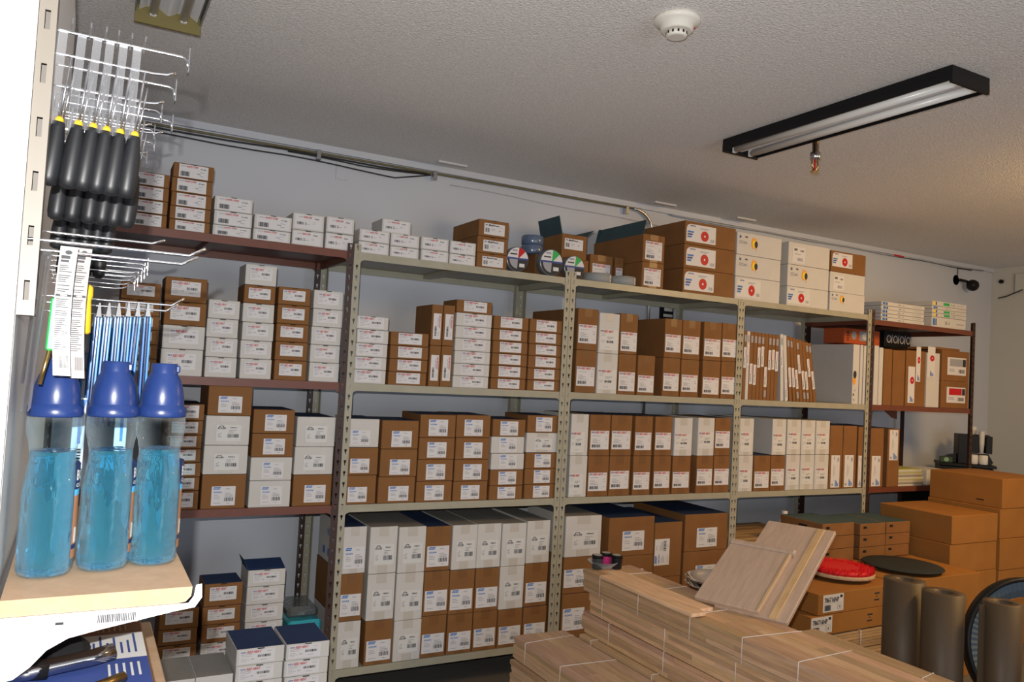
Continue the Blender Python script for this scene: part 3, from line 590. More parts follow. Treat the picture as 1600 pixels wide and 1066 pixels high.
l = LB(); l.disc(.5, .5, .45, .07, 1, 16); l.disc(.4, .4, .42, .085, 7, 16, -.0009); l.rect(.2, .03, .6, .07, 2); l.rect(.1, .12, .4, .16, 1); l.rect(.5, .2, .7, .24, 2)
l.build('printed_sunflower', LMATS, sf, (.003, -.0004, .01), (0, 0, 0), (.035, 1, .38))
upright_white(1345, 1349.5, 539, SZ[1], .44, None, 'slimmest white upright carton between the sunflower carton and the post')
upright_white(1350.5, 1355, 540, SZ[1], .44, None, 'slim white upright carton directly against the right beige post')
# right brown rack, second shelf
upright_white(1367, 1374, 540, SZ[1], .45, None, 'leftmost white upright carton on the right brown rack, second shelf')
upright_white(1374.5, 1381, 543, SZ[1], .45, None, 'pinkish white upright carton second from left, second shelf, right brown rack')
upright_white(1382, 1395, 545, SZ[1], .45, None, 'dark-sided brown upright carton beside the white ones, right brown rack', 'b')
a = upright_white(1396, 1415, 547, SZ[1], .45, None, 'wide brown upright carton left of the red-disc carton, right brown rack', 'b')
a = upright_white(1416.5, 1447, 547, SZ[1], .45, None, 'large brown carton with standing red-disc label, right brown rack', 'b')
l = LB(); l.box(0, -.0006, 0, 1, 0, 1, 0); l.disc(.6, .62, .3, .1, 3); l.disc(.6, .62, .07, .024, 0, 10, -.0016); [l.rect(.35 + .12 * i, .03, .43 + .12 * i, .2 - .03 * i, 4) for i in range(4)]
vm = l.build('label', LMATS, a, (.025, -.0004, .025), (0, 0, 0), (.075, 1, .26))
inst('label', vm.data, a, (.11, -.0004, .18), (0, 0, 0), (.05, 1, .25))
a = upright_white(1449, 1469, 551, SZ[1], .45, None, 'white upright carton with red disc standing on right brown rack', 'w')
inst('label', vm.data, a, (.005, -.0004, .22), (0, 0, 0), (.085, 1, .22))
def small_red(o, w_, h, redm):
    l = LB(); l.box(0, -.0006, 0, 1, 0, 1, 0); l.rect(.12, .5, .98 if not redm else .8, .92, 3 if redm else 2); l.bars(.6, .12, .92, .34, 1, 8); l.rect(.82, .5, .98, .92, 1, 0, -.0014); lines(l, .1, .45, (.3, .2), .05)
    l.build('label', LMATS, o, (w_ * .2, -.0004, h * .2), (0, 0, 0), (w_ * .68, 1, h * .58))
p0 = atY(1470.5, 601, FRONT + .01); p1 = atY(1512, 640, FRONT + .01)
o = MB().box(0, 0, 0, p1.x - p0.x, .4, .2, 0, bev=.002, top=0).build('cardboard_box', BMATS, None, (p0.x, FRONT + .009, SZ[1])); tag(o, 'brown box with red and white label, lower right, second shelf, right brown rack', 'box'); small_red(o, p1.x - p0.x, .2, True)
o = MB().box(0, 0, 0, p1.x - p0.x, .4, .225, 0, bev=.002, top=0).build('cardboard_box', BMATS, None, (p0.x, FRONT + .009, SZ[1] + .201)); tag(o, 'brown box with grey and white label, upper right, second shelf, right brown rack', 'box'); small_red(o, p1.x - p0.x, .225, False)
o = MB().box(0, 0, 0, .33, .42, .018, 0, bev=.002, top=0).build('flattened_carton', BMATS, None, (p0.x - .06, FRONT + .03, SZ[1] + .4275), (0, 0, .05)); tag(o, 'flattened brown carton lying on top of the grey-labelled box', 'box')
# orange printed carton lying on the sunflower cartons, towards the wall
oc = mat('orange_board', (.50, .10, .03), .6)
p = atY(1293, 536, FRONT + .22); p2 = atY(1355, 543, FRONT + .22)
b = MB(); b.box(0, 0, 0, p2.x - p.x - .03, .18, .11, 0, bev=.002)
o = b.build('orange_carton', [oc], None, (4.81, FRONT + .26, SZ[1] + .43)); tag(o, 'orange printed carton lying behind the post on upright white cartons', 'box')
l = LB(); l.bars(.06, .1, .12, .9, 1, 5, True); l.disc(.25, .5, .07, .3, 2); l.rect(.4, .15, .7, .85, 2); l.disc(.55, .5, .08, .25, 5); l.build('printed_panel', LMATS, o, (.004, -.0004, .01), (0, 0, 0), (.4, 1, .1))
b = MB(); b.box(0, 0, 0, .30, .18, .12, 0, bev=.002); o = b.build('black_carton', [black], None, (5.23, FRONT + .24, SZ[1] + .43)); tag(o, 'black carton with white ring print, lying under right brown top shelf', 'box')
l = LB(); [(l.disc(.15 + .25 * i, .5, .09, .25, 2, 20), l.disc(.15 + .25 * i, .5, .06, .17, 1, 20, -.0018), l.rect(.24 + .25 * i, .25, .27 + .25 * i, .78, 2, .02)) for i in range(4)]; l.build('lettering', LMATS, o, (0, -.0004, 0), (0, 0, 0), (.3, 1, .12))
# ------------------------------------------------------------------ open cartons, tapes and rolls on the top shelf of the middle beige bay
Z0 = SZ[0]
def open_flaps(o, W, d, h, spec, mi):
    for kind, ang, ln in spec:
        b = MB()
        if kind == 'L': b.box(0, .004, 0, .003, d - .004, ln, mi); b.build('flap', BMATS, o, (-W / 2, 0, h - .001), (0, ang, 0))
        if kind == 'R': b.box(-.003, .004, 0, 0, d - .004, ln, mi); b.build('flap', BMATS, o, (W / 2, 0, h - .001), (0, ang, 0))
        if kind == 'B': b.box(-W / 2 + .004, 0, 0, W / 2 - .004, .003, ln, mi); b.build('flap', BMATS, o, (0, d - .004, h - .001), (ang, 0, 0))
def X(p): return p.x
xa = X(atY(836, 420, FRONT + .02)); xb = X(atY(920, 425, FRONT + .02))
o = carton(atY(836, 420, FRONT + .11).x, atY(919, 425, FRONT + .11).x, Z0, Z0 + .125, .3, 'b', 'V', (0, 0, 1, 1), 0, nolabel=True, label='plain wide brown box behind the round tape packs at the beige posts', y_abs=FRONT + .11)
yo = FRONT + .12
xl = X(atY(878, 380, yo)); xr = X(atY(917, 385, yo))
o = carton(xl, xr, Z0 + .1265, atY(897, 367, yo).z, .24, 'b', 'P', (.12, .18, .85, .62), 5, y_abs=yo, label='open brown box with raised flaps above the round tape packs')
open_flaps(o, xr - xl, .24, o.dimensions.z - .001, [('L', R_(-14), .10), ('R', R_(48), .06)], 4)
open_flaps(bpy.data.objects[o.name], 0.159, .4, .160, [], 4)
for ob in list(COL.objects):
    if ob.get('label', '').startswith('red-lettered brown box, topmost in 3rd stack from left, top shelf, middle'):
        open_flaps(ob, .157, .49, .159, [('L', R_(12), .085), ('B', R_(20), .09)], 4)
tapeclear = film('clear_plastic', (.93, .95, .97), .35, .1); tapeblue = mat('blue_tape', (.03, .07, .22), .35)
def tape_pack(px_, py_, r, third):
    c = atY(px_, py_, FRONT - .002); c.z = Z0 + r
    o = empty('tape_roll', (c.x, FRONT + (.018 if px_ < 900 else .05), Z0)); tag(o, third, 'tape', 'round tape packs at the shelf edge')
    MR = Matrix.Translation((0, .04, r)) @ Matrix.Rotation(R_(90), 4, 'X')
    b = MB(); b.lathe([(r * .55, 0), (r * .98, 0), (r, .003), (r, .043), (r * .98, .046), (r * .55, .046), (r * .55, 0)], 36, 0, MR, caps=False); b.build('roll', mat('silver_tape', (.16, .17, .19), .3, .3), o)
    # round printed card facing the room
    MRc = Matrix.Translation((0, -.0075, r))
    b = LB(); n = 40
    def half(r_, a0, a1, mi, y): 
        vs = [(0, y, 0)] + [(r_ * math.cos(a0 + (a1 - a0) * i / n), y, r_ * math.sin(a0 + (a1 - a0) * i / n)) for i in range(n + 1)]
        b.add([MRc @ Vector(v) for v in vs], [(0, 1 + i, 2 + i) for i in range(n)], mi)
    half(r * .93, 0, 2 * math.pi, 1, 0)
    half(r * .93, R_(85), R_(175), 0, -.0006); half(r * .93, R_(5), R_(85), 3 if '(' not in third and 'blue and orange' in third else 9, -.0006); half(r * .93, R_(5), R_(45), 0, -.0008); half(r * .75, R_(180), R_(268), 2, -.0006)
    b.text('NORTON', -r * .5, r * 1.62, -r * .1, r * 1.74, 6, 0, -.0092); b.rect(-r * .7, r * 1.34, -r * .08, r * 1.44, 1, 0, -.0092)
    b.box(-r * .95, -.0085, r * .98, r * .95, -.0080, r * 1.12, 6)
    b.rect(r * .15, r * .4, r * .62, r * .68, 0, 0, -.0088); b.bars(r * .22, r * .45, r * .55, r * .63, 1, 6)
    b.build('printed_card', LMATS, o)
    return o
tape_pack(811, 403, .066, 'round tape pack with blue and orange card, left of the three')
tape_pack(864, 408, .072, 'round tape pack with green-cornered card, middle of the three')
tape_pack(905, 413, .066, 'round tape pack with green-cornered card, in front of the post tops')
c = atY(845, 385, FRONT + .09)
for i in range(2):
    b = MB(); b.lathe([(.02, 0), (.058, 0), (.062, .006), (.062, .044), (.058, .05), (.02, .05), (.02, 0)], 32, 0, caps=False)
    o = b.build('shrink_wrapped_tape_roll', mat('dusty_blue_wrap', (.10, .14, .22), .2, spec=.7), None, (c.x - .01, FRONT + .165, Z0 + .1265 + i * .0515)); tag(o, ['blue-grey wrapped tape roll beneath the upper one, beside open box', 'blue-grey wrapped tape roll lying on top of another one'][i], 'tape')
greyroll = mat('grey_abrasive', (.30, .31, .30), .7)
for i, (a, b_, h) in enumerate(((345, 535, .052), (545, 715, .052))):
    pa = atY(860 + a / 5, 430, FRONT + .04); pb = atY(860 + b_ / 5, 436, FRONT + .04); r = (pb.x - pa.x) / 2 - .001
    cx = min((pa.x + pb.x) / 2, 2.776 - r * (1 if i else 3.04)); cy = FRONT + .0
    o = empty('abrasive_roll', (cx, FRONT + .004 + r, Z0)); tag(o, ['grey abrasive roll with square white label, left of the pair', 'grey abrasive roll with square white label, right of the pair'][i], 'roll')
    MB().lathe([(r * .45, .001), (r, .001), (r, h), (r * .45, h), (r * .45, .001)], 36, 0, caps=False).build('roll', greyroll, o)
    l = LB(); n = 8
    vs = []; 
    for q in range(n + 1):
        a_ = R_(-62 + 50 * q / n); vs += [((r + .0008) * math.cos(a_), (r + .0008) * math.sin(a_), .008), ((r + .0008) * math.cos(a_), (r + .0008) * math.sin(a_), h - .006)]
    l.add(vs, [(2 * q, 2 * q + 2, 2 * q + 3, 2 * q + 1) for q in range(n)], 0)
    vs = [((r + .0014) * math.cos(R_(aa)), (r + .0014) * math.sin(R_(aa)), z) for aa in (-55, -45, -35, -25) for z in (.016, .03)]
    l.add(vs, [(2 * q, 2 * q + 2, 2 * q + 3, 2 * q + 1) for q in range(3)], 2)
    l.build('label', LMATS, o)
# ------------------------------------------------------------------ stacks on the floor in front of the left brown rack
def floor_stack(x0, x1, y, d, heights, colour, kind, lr, where, grp, top=2, ztop=None):
    z = ztop; n = len(heights)
    for i, h in enumerate(heights):
        z0 = 0 if i == n - 1 else z - h
        carton(x0 + random.uniform(-.003, .003), x1 + random.uniform(-.003, .003), z0, z - .0006, d, colour, kind, lr, top, y_abs=y + random.uniform(-.003, .003), rz=random.uniform(-.01, .01),
               grouped=grp, label='%s %s box, %s in %s' % (ADJ.get(kind, 'plain'), 'white' if colour == 'w' else 'brown', 'topmost' if i == 0 else ORD(i + 1) + ' from top', where), nolabel=kind == 'Z')
        z = z0
ADJ['Z'] = 'unlabelled'
hs = [.0585] * 9
floor_stack(.549, .711, 2.9, .22, hs, 'w', 'R', (.06, .1, .8, .9), 'floor stack left of the beige post', 'small white boxes stacked on the floor', ztop=.584)
floor_stack(.7165, .874, 2.9, .22, hs, 'w', 'R', (.06, .1, .8, .9), 'floor stack nearest the beige post', 'small white boxes stacked on the floor', ztop=.583)
for i, (a, b_) in enumerate(((.16, .287), (.289, .415), (.417, .543))):
    floor_stack(a, b_, 2.9, .225, [.09] * 6, 'w', 'Z', (0, 0, 1, 1), 'grey-topped floor stack, %s from left' % ORD(i + 1), 'grey-topped boxes on the floor', top=3, ztop=.505)
# shrink-wrapped packs on the bottom shelf behind them
o = carton(.90, 1.055, SZ[3], SZ[3] + .15, .3, 'b', 'Z', (0, 0, 1, 1), 2, nolabel=True, label='brown box beneath the teal wrapped pack, bottom shelf, left brown rack')
b = MB(); b.box(0, 0, 0, .15, .26, .09, 0, bev=.01)
o = b.build('wrapped_pack', mat('teal_wrap', (.03, .33, .42), .25, bump=(30, .5, .01), coat=.6), None, (.902, FRONT + .01, SZ[3] + .15)); tag(o, 'teal shrink-wrapped pack on the bottom shelf beside the dark post', 'package')
b = MB(); b.box(0, 0, 0, .14, .2, .05, 0, bev=.014)
o = b.build('wrapped_pack', mat('dark_clear_wrap', (.09, .10, .10), .15, bump=(22, .7, .012), coat=.8), None, (.905, FRONT + .05, SZ[3] + .2405)); tag(o, 'dark clear-wrapped pack lying on the teal pack', 'package')
# ------------------------------------------------------------------ bundles of flooring
oak = woodmat('oak_strip', (.76, .52, .33), (.54, .34, .20), (12, 1.0, 12))
pale = woodmat('pale_wood', (.55, .40, .25), (.42, .28, .16), (14, 1.2, 14))
twine = mat('white_strapping', (.70, .62, .55), .6)
def bundle(x0, y0, z0, cols, rows, ln, seed, label, grp=None, m=oak, straps=(), bw=.0555, bh=.019, stagger=.012, warm=(1, .9, .82)):
    rr = random.Random(seed); o = empty('flooring_bundle', (x0, y0, z0)); tag(o, label, 'flooring', grp); b = MB()
    for r in range(rows):
        for c in range(cols):
            y = -rr.uniform(0, stagger) * (1 if rr.random() < .7 else 2); dx = rr.uniform(-.0022, .0022)
            end = -ln
            while y > end:
                L = rr.uniform(.4, 1.3); y2 = max(y - L, end - rr.uniform(0, stagger))
                t = rr.uniform(.66, 1.06); tn = (t, t * rr.uniform(.93, 1.02), t * rr.uniform(.86, 1.03))
                b.box(c * bw + .0004 + dx, y2 + .0008, r * bh + .0003, (c + 1) * bw - .0004 + dx, y, (r + 1) * bh - .0004, 0, tone=tn)
                y = y2
    b.build('boards', m, o)
    W = cols * bw; Hh = rows * bh
    for s_ in straps:
        k = .0021; sk = rr.uniform(-.012, .012)
        MB().tube([(-k, -s_, .0), (-k, -s_, Hh), (.001, -s_, Hh + k), (W / 2, -s_ - sk, Hh + k), (W - .001, -s_ - 2 * sk, Hh + k), (W + k, -s_ - 2 * sk, Hh), (W + k, -s_ - 2 * sk, 0)], .0018, 6).build('strap', twine, o)
    return o
names = ['bottom', 'second', 'third', 'fourth', 'fifth', 'sixth', 'top']
rr = random.Random(5)
tiers = 7; bhh = .7 / 35; YS = [3.15 - atZ(a_, b__, .7).y for a_, b__ in ((937, 899), (996, 925), (1077, 960), (1162, 995), (1255, 1032))]
for t in range(tiers):
    top = t == tiers - 1
    x0 = 2.15 + (0 if top else rr.uniform(-.012, .02)); y0 = 3.15 + (0 if top else rr.uniform(-.05, .05)); 
    st = YS if top else [(.22, .6, 1.05, 1.45), (.11, .55, .95, 1.4)][t % 2]
    bundle(x0, y0, t * .1, 5, 5, 2.1, 100 + t, 'strapped oak flooring bundle, %s one of the taller right-hand pile' % names[t], 'flooring bundles in the taller pile', straps=st, bh=.0190, bw=.055)
for t in range(4):
    top = t == 3
    x0 = 1.832 + (0 if top else rr.uniform(-.02, .008)); y0 = 3.22 + (0 if top else rr.uniform(-.03, .04))
    bundle(x0, y0, t * .1, 5, 5, 2.1, 200 + t, 'strapped oak flooring bundle, %s one of the lower left-hand pile' % ['bottom', 'second', 'third', 'top'][t], 'flooring bundles in the lower pile', straps=(.115, .41, .95, 1.5) if top else (.3, .8), bh=.0190, bw=.0535)
for t in range(5):
    bundle(2.455, 2.12 + rr.uniform(-.02, .02), t * .138, 2, 6, 1.15, 300 + t, 'pale narrow wood bundle, %s one beside the taller oak pile' % ['bottom', 'second', 'third', 'fourth', 'top'][t], 'pale bundles beside the oak pile', m=pale, straps=(.5,), bh=.0222, bw=.04)
# loose boards on the tall pile
for i, (a, b_, w_) in enumerate((((1000, 905), (1101, 963), .075), ((1045, 915), (1158, 954), .07))):
    p = atZ(*a, .70); q = atZ(*b_, .70)
    o = MB().box(0, 0, 0, w_, .6, .014, 0, bev=.001, tone=1.15).build('loose_board', oak, None, (q.x - (.068 if i == 0 else .058), q.y, .7002 if i == 0 else .7002), (0, 0, R_(1.2 if i else .6)))
    if i: o.location.x = bpy.data.objects['loose_board'].location.x + .079; o.location.y = q.y + .03
    tag(o, ['loose oak board lying on the tall pile, its left one', 'loose oak board lying on the tall pile, its right one'][i], 'board')
# tread sample leaning beyond the pile edge
tr = woodmat('tread_oak', (.58, .425, .32), (.46, .33, .245), (9, 9, 1.2), attr=False)
edge = woodmat('tread_edge', (.66, .45, .24), (.52, .34, .17), (10, 10, 2), attr=False)
E_ = Vector((-.375, .927, 0)); Bp = atZ(1230, 975, .7005); Bp.z += .003
rt_ = ray(1306, 830); Yt = (Bp - CAM).dot(E_) / rt_.dot(E_); Tp = CAM + rt_ * Yt
best = min((abs((lambda q: 800 + FPX * q.dot(RT) / q.dot(FW))(Tp + E_ * (k * .005) - CAM) - 1201), k) for k in range(20, 160))[1] * .005
V_ = (Tp - Bp).normalized(); N_ = V_.cross(E_).normalized()
if N_.dot(Tp - CAM) < 0: N_ = -N_
Mt = Matrix(((E_.x, N_.x, V_.x, Bp.x), (E_.y, N_.y, V_.y, Bp.y), (E_.z, N_.z, V_.z, Bp.z), (0, 0, 0, 1)))
HT = (Tp - Bp).length; WT = best
ts = empty('stair_tread_sample'); ts.matrix_world = Mt; tag(ts, 'grey-tan oak stair tread sample of two stepped boards leaning right', 'sample board')
MB().box(0, 0, .0, WT, .02, HT, 0, bev=.003).build('back_board', tr, ts)
MB().box(.11, -.0205, .0, WT + .085, -.0005, HT * .62, 0, bev=.003).build('front_board', tr, ts)
MB().box(.10, -.026, HT * .62, WT + .09, -.0005, HT * .62 + .03, 0, bev=.006).build('nosing', tr, ts)
MB().box(.042, -.006, .0, .075, -.0003, HT * .985, 0, bev=.002).build('edge_strip', edge, ts)['label'] = 'lighter wood edge strip'
MB().box(.1095, -.0255, .0, .122, -.021, HT * .615, 0, bev=.002).build('edge_strip', edge, ts)['label'] = 'lighter wood edge strip'
# little cans and a glass dish at the far end of the tall pile
for i, (x, y, c, nm) in enumerate(((*atZ(933, 888, .6985).xy, (.05, .05, .055), 'small can with grey body and black lid, left of three'), (*atZ(946.5, 884, .6985).xy, (.62, .04, .20), 'small can with pink body, behind the two black ones'), (*atZ(963, 888, .6985).xy, (.01, .012, .016), 'small black can with silver top, right of three'))):
    o = empty('sample_can', (x, y, .6985)); o.scale = (1.15, 1.15, 1.2); tag(o, nm, 'can', 'small cans on the flooring pile')
    MB().lathe([(.021, 0), (.022, .002), (.022, .038), (.0225, .04)], 24, 0).build('can_body', mat('can_%d' % i, c, .35), o)
    MB().lathe([(.0235, .0402), (.0235, .05), (.0225, .052)], 24, 0).build('lid', black, o)
    MB().lathe([(.018, .0521), (.018, .0528)], 24, 0).build('lid_disc', mat('silver_card', (.5, .5, .48), .35, .5), o)
glass = mat('clear_glass', (.9, .95, .95), .03, trans=1, ior=1.45)
o = MB().lathe([(.0, .0), (.05, .0), (.085, .028), (.09, .03), (.092, .028), (.055, -.0), (.05, -.003), (0, -.003)][::-1], 36, 0, caps=False).build('glass_dish', film('dish_glass', (.75, .85, .88), .35, .03, .3), None, (2.29, 3.19, .592)); tag(o, 'shallow clear glass dish at the far end of the pile', 'dish'); o.location.z = .604 + .0965
o.location = (2.255, 3.135, .6995); o.scale = (.8, .8, 1)
# chrome bowls right of the pile
carton(2.74, 3.16, 0, .50, .36, 'b', 'Z', (0, 0, 1, 1), 0, nolabel=True, y_abs=2.92, label='plain brown box beneath the stacked chrome bowls')
for i in range(2):
    z = .502 + i * .03
    o = MB().lathe([(.0, .004), (.09, .004), (.145, .06), (.158, .074), (.163, .076), (.165, .073), (.15, .058), (.094, 0), (0, 0)][::-1], 48, 0, caps=False).build('metal_bowl', chrome, None, (2.95, 3.1, z)); tag(o, ['shiny metal bowl beneath another one, behind the tread sample', 'shiny metal bowl on top, behind the tread sample'][i], 'bowl', 'nested metal bowls')
# cartons marked 786716NP on slat bundles
zt = .584
slat = woodmat('slat_wood', (.50, .33, .17), (.34, .20, .09), (1.0, 14, 14))
for i in range(4):
    o = empty('slat_bundle', (3.30 + .01 * (i % 2), 2.76, i * .094)); tag(o, 'strapped bundle of pine slats, %s one under the labelled cartons' % ['lowest', 'second', 'third', 'uppermost'][i], 'slats', 'slat bundles under the cartons')
    b = MB(); rr2 = random.Random(i)
    for r in range(6):
        for c in range(8):
            t_ = rr2.uniform(.8, 1.1); b.box(-rr2.uniform(0, .01), c * .045 + .001 - rr2.uniform(0, .004) * (c == 0), r * .015 + .0006, .56 + rr2.uniform(0, .012), c * .045 + .043, (r + 1) * .015 - .0014, 0, tone=(t_, t_, t_))
    b.build('slats', slat, o)
    for sx in (.06, .31, .53): MB().tube([(sx, -.007, 0), (sx, -.007, .089), (sx, 0, .091), (sx, .36, .091), (sx, .363, 0)], .0025, 6).build('strap', twine, o)
for i, (x0, z0, z1) in enumerate(((3.235, .3785, .478), (3.285, .4795, .584))):
    W = .645 if i else .64
    o = empty('labelled_carton', (x0, 2.745, z0), R_(1.5)); tag(o, ['brown carton with part-number sticker 786716NP, lower of two', 'brown carton with part-number sticker 786716NP, upper of two'][i], 'box', 'cartons with part-number stickers')
    MB().box(0, 0, 0, W, .44, z1 - z0 - .001, 0, bev=.002).build('carton_body', kraft_lit, o)
    h = z1 - z0; MB().box(W - .055, -.0018, .004, W, 0, h - .006, 0).build('end_flap', kraft_lit, o)
    put_label('Q', o, .035 if i else .005, .012, .155, h * .82)
    l = LB(); l.rect(.1, .72, .8, .86, 1); l.rect(.35, .45, .5, .58, 1); l.rect(.05, .15, .75, .28, 1); l.build('printed_marks', LMATS, o, (.43, .0004, h * .25), (0, 0, 0), (.06, 1, h * .55))
# table-height support further back, small lidded boxes, brush and pad
carton(3.62, 4.20, 0, .580, .36, 'b', 'Z', (0, 0, 1, 1), 0, nolabel=True, y_abs=3.225, label='large plain brown box beneath the leftmost dark-lidded boxes')
carton(4.205, 4.72, 0, .580, .36, 'b', 'Z', (0, 0, 1, 1), 0, nolabel=True, y_abs=3.225, label='large plain brown box beneath the round black pad stacks')
carton(3.95, 4.70, 0, .582, .42, 'b', 'Z', (0, 0, 1, 1), 0, nolabel=True, y_abs=2.79, mats=[kraft_lit] * 6, label='plain brown box behind the paper rolls, under the black pad')
def lidded(x0, y0, z0, w_, d, h, n, where, lids):
    for i in range(n):
        b = MB(); b.box(0, 0, 0, w_, d, h - .002, 0, bev=.002, top=4); b.box(.03, -.001, h * .55, .06, .001, h * .75, 5); b.box(-.0006, d * .35, h * .35, .001, d * .55, h * .65, 5)
        z = z0 + i * h
        o = b.build('lidded_box', BMATS, None, (x0 + random.uniform(-.004, .004), y0, z), (0, 0, 0)); tag(o, 'brown box with blue-green top, %s in %s' % (['lowest', 'middle', 'topmost'][i] if n == 3 else ['lower', 'upper'][i], where), 'box', 'brown boxes with blue-green tops')
lidded(3.885, 3.235, .5835, .275, .32, .0765, 3, 'stack behind the red brush', 1)
lidded(4.215, 3.235, .5835, .235, .30, .072, 3, 'middle stack behind the black pad', 1)
lidded(4.462, 3.24, .5835, .23, .30, .0715, 3, 'right stack behind the black pad', 1)
br = empty('floor_brush', (3.72, 2.98, .5865)); tag(br, 'round floor brush with red bristles on a pale wooden disc', 'brush')
MB().lathe([(.06, 0), (.1, 0), (.1, .016), (.06, .016)], 36, 0).build('hub_plate', pale, br)
MB().lathe([(.14, .0165), (.178, .0165), (.182, .02), (.182, .032), (.178, .036), (.14, .036)], 48, 0).build('wooden_disc', pale, br)
b = MB(); rb = random.Random(9)
for i in range(900):
    a = rb.uniform(0, 6.283); r = rb.uniform(.10, .175); x, y = r * math.cos(a), r * math.sin(a); a2 = a + rb.uniform(-.3, .3); h = rb.uniform(.028, .036); q = .004
    b.add([(x - q, y, .036), (x + q, y, .036), (x, y + q, .036), (x + .012 * math.cos(a2), y + .012 * math.sin(a2), .036 + h)], [(0, 1, 3), (1, 2, 3), (2, 0, 3)], 0)
b.lathe([(.095, .0362), (.174, .0362), (.17, .055), (.10, .055)], 40, 0)
o = b.build('bristles', mat('red_bristle', (.62, .012, .02), .45), br); o['kind'] = 'stuff'
pd = MB().lathe([(.0, .0), (.12, .0), (.215, .016), (.22, .02), (.215, .024), (.1, .020), (0, .020)], 48, 0, caps=False).build('floor_pad', mat('black_pad', (.02, .025, .028), .8, bump=(200, .6, .004)), None, (4.29, 3.0, .585)); tag(pd, 'round black floor pad lying on brown boxes behind the paper rolls', 'pad')
# big plain cartons on the right
def big(x0, x1, z0, z1, y, d, lab, rz=0): 
    o = MB().box(0, 0, 0, x1 - x0, d, z1 - z0 - .0015, 0, bev=.003).build('large_carton', kraft_lit, None, (x0, y, z0), (0, 0, rz)); tag(o, lab, 'box', 'large plain cartons on the right')
    return o
yL = 3.0; xL = 4.752
zs = [.868, .692, .513, .338, .165, 0]
for i in range(5): big(xL + [.0, -.006, -.01, 0, .004][i], xL + .475, zs[i + 1], zs[i], yL + [0, .004, .0, .004, 0][i], .5, 'large plain brown carton, %s in the left column by the rolls' % ['topmost', '2nd from top', '3rd from top', '4th from top', 'lowest'][i])
zs = [1.085, .893, .70, .50, .31, .15, 0]
o = None
for i in range(6): 
    o = big(5.262 if i else 5.272, 5.80, zs[i + 1], zs[i], 3.0 + (.004 if i % 2 else 0), .5, 'large plain brown carton, %s in the right column below the cups' % ['topmost', '2nd from top', '3rd from top', '4th from top', '5th from top', 'lowest'][i])
    if i == 0: MB().box(-.0008, .12, .035, 0, .17, .042, 0).build('hand_slot', dark, o)
# paper rolls
paperroll = mat('brown_paper_roll', (.082, .054, .030), .5, noise=(14, .08, (1, 1, .3)), spec=.4)
for i, (x, y, r, h, tx) in enumerate(((3.185, 2.215, .083, .80, 'leftmost'), (3.178, 2.035, .080, .795, 'middle'), (3.30, 1.865, .070, .79, 'rightmost'))):
    o = empty('paper_roll', (x, y, 0)); tag(o, 'brown paper roll standing upright, %s of three' % tx, 'roll', 'brown paper rolls')
    MB().lathe([(.036, .002), (r, .0), (r, h), (.036, h), (.034, h - .2), (.034, .002)], 48, 0, caps=False).build('paper', paperroll, o)
    MB().lathe([(.033, .003), (.033, h - .006), (.030, h - .006), (.030, .003)], 32, 0, caps=False).build('core_tube', mat('core_card', (.10, .08, .06), .8), o)
    if i == 2: MB().box(-r - .035, .03, .0, -r + .03, .033, h - .01, 0).build('loose_paper_end', paperroll, o)
# big ribbed ring behind the rolls
rg = empty('ribbed_ring', (3.72, 2.12, .0)); tag(rg, 'large blue-grey ribbed ring with black rim behind the rightmost roll', 'ring')
c0 = atY(1606, 1012, 2.12); MRr = Matrix.Translation((c0.x - 3.72, 0, c0.z)) @ Matrix.Rotation(R_(-28), 4, 'Z') @ Matrix.Rotation(R_(80), 4, 'X')
Rr = .31
MB().lathe([(Rr - .012, .0), (Rr, .0), (Rr + .006, .006), (Rr + .006, .05), (Rr, .056), (Rr - .012, .056), (Rr - .012, 0)], 64, 0, MRr, caps=False).build('rim', black, rg)
b = MB(); n = 72; vs = []; fs = []
for i in range(n * 2):
    a = math.pi * i / n; dz = .004 if i % 2 else 0
    for r, z in ((Rr - .013, .045 + dz), (Rr - .05, .036 + dz), (Rr - .085, .012 + dz), (Rr - .086, .006)): vs.append(MRr @ Vector((r * math.cos(a), r * math.sin(a), z)))
for i in range(n * 2):
    j = (i + 1) % (n * 2)
    for k in range(3): fs.append((i * 4 + k, j * 4 + k, j * 4 + k + 1, i * 4 + k + 1))
b.add(vs, fs, 0); b.build('ribbed_face', mat('blue_grey_plastic', (.075, .105, .135), .5), rg)
zb_ = c0.z - Rr
MB().box(c0.x - 3.72 - .1, -.12, 0, c0.x - 3.72 + .1, .12, max(.02, zb_ - .003), 0).build('foot', black, rg)
pl = MB().box(0, 0, 0, .02, .09, .62, 0, bev=.001).build('pale_board', pale, None, (3.20, 1.66, 0), (0, R_(10), R_(0))); tag(pl, 'pale board standing at the bottom right corner before the rolls', 'board')
# slats and bottle on the bottom shelf of the right beige bay
o = empty('slat_bundle', (3.60, FRONT + .03, SZ[3])); tag(o, 'tall pile of pine slats on the bottom shelf, right beige bay', 'slats')
b = MB(); rr2 = random.Random(77)
for r in range(24):
    for c in range(6):
        t_ = rr2.uniform(.55, 1.15); b.box(-rr2.uniform(0, .012), c * .07 + .002, r * .0196 + .0008, .62 + rr2.uniform(0, .012), c * .07 + .06, (r + 1) * .0196 - .003, 0, tone=(t_, t_, t_))
b.build('slats', slat, o)
o = empty('white_bottle', (4.17, FRONT + .16, SZ[3] + .4715)); o.scale = (1, 1, 1.25); tag(o, 'white bottle with white cap on the slats behind the tread sample', 'bottle')
MB().lathe([(.03, 0), (.032, .003), (.032, .05), (.02, .066), (.016, .068)], 24, 0).build('bottle_body', whiteenamel, o)
MB().lathe([(.019, .0685), (.019, .098), (.0175, .1)], 24, 0).build('cap', whiteenamel, o)
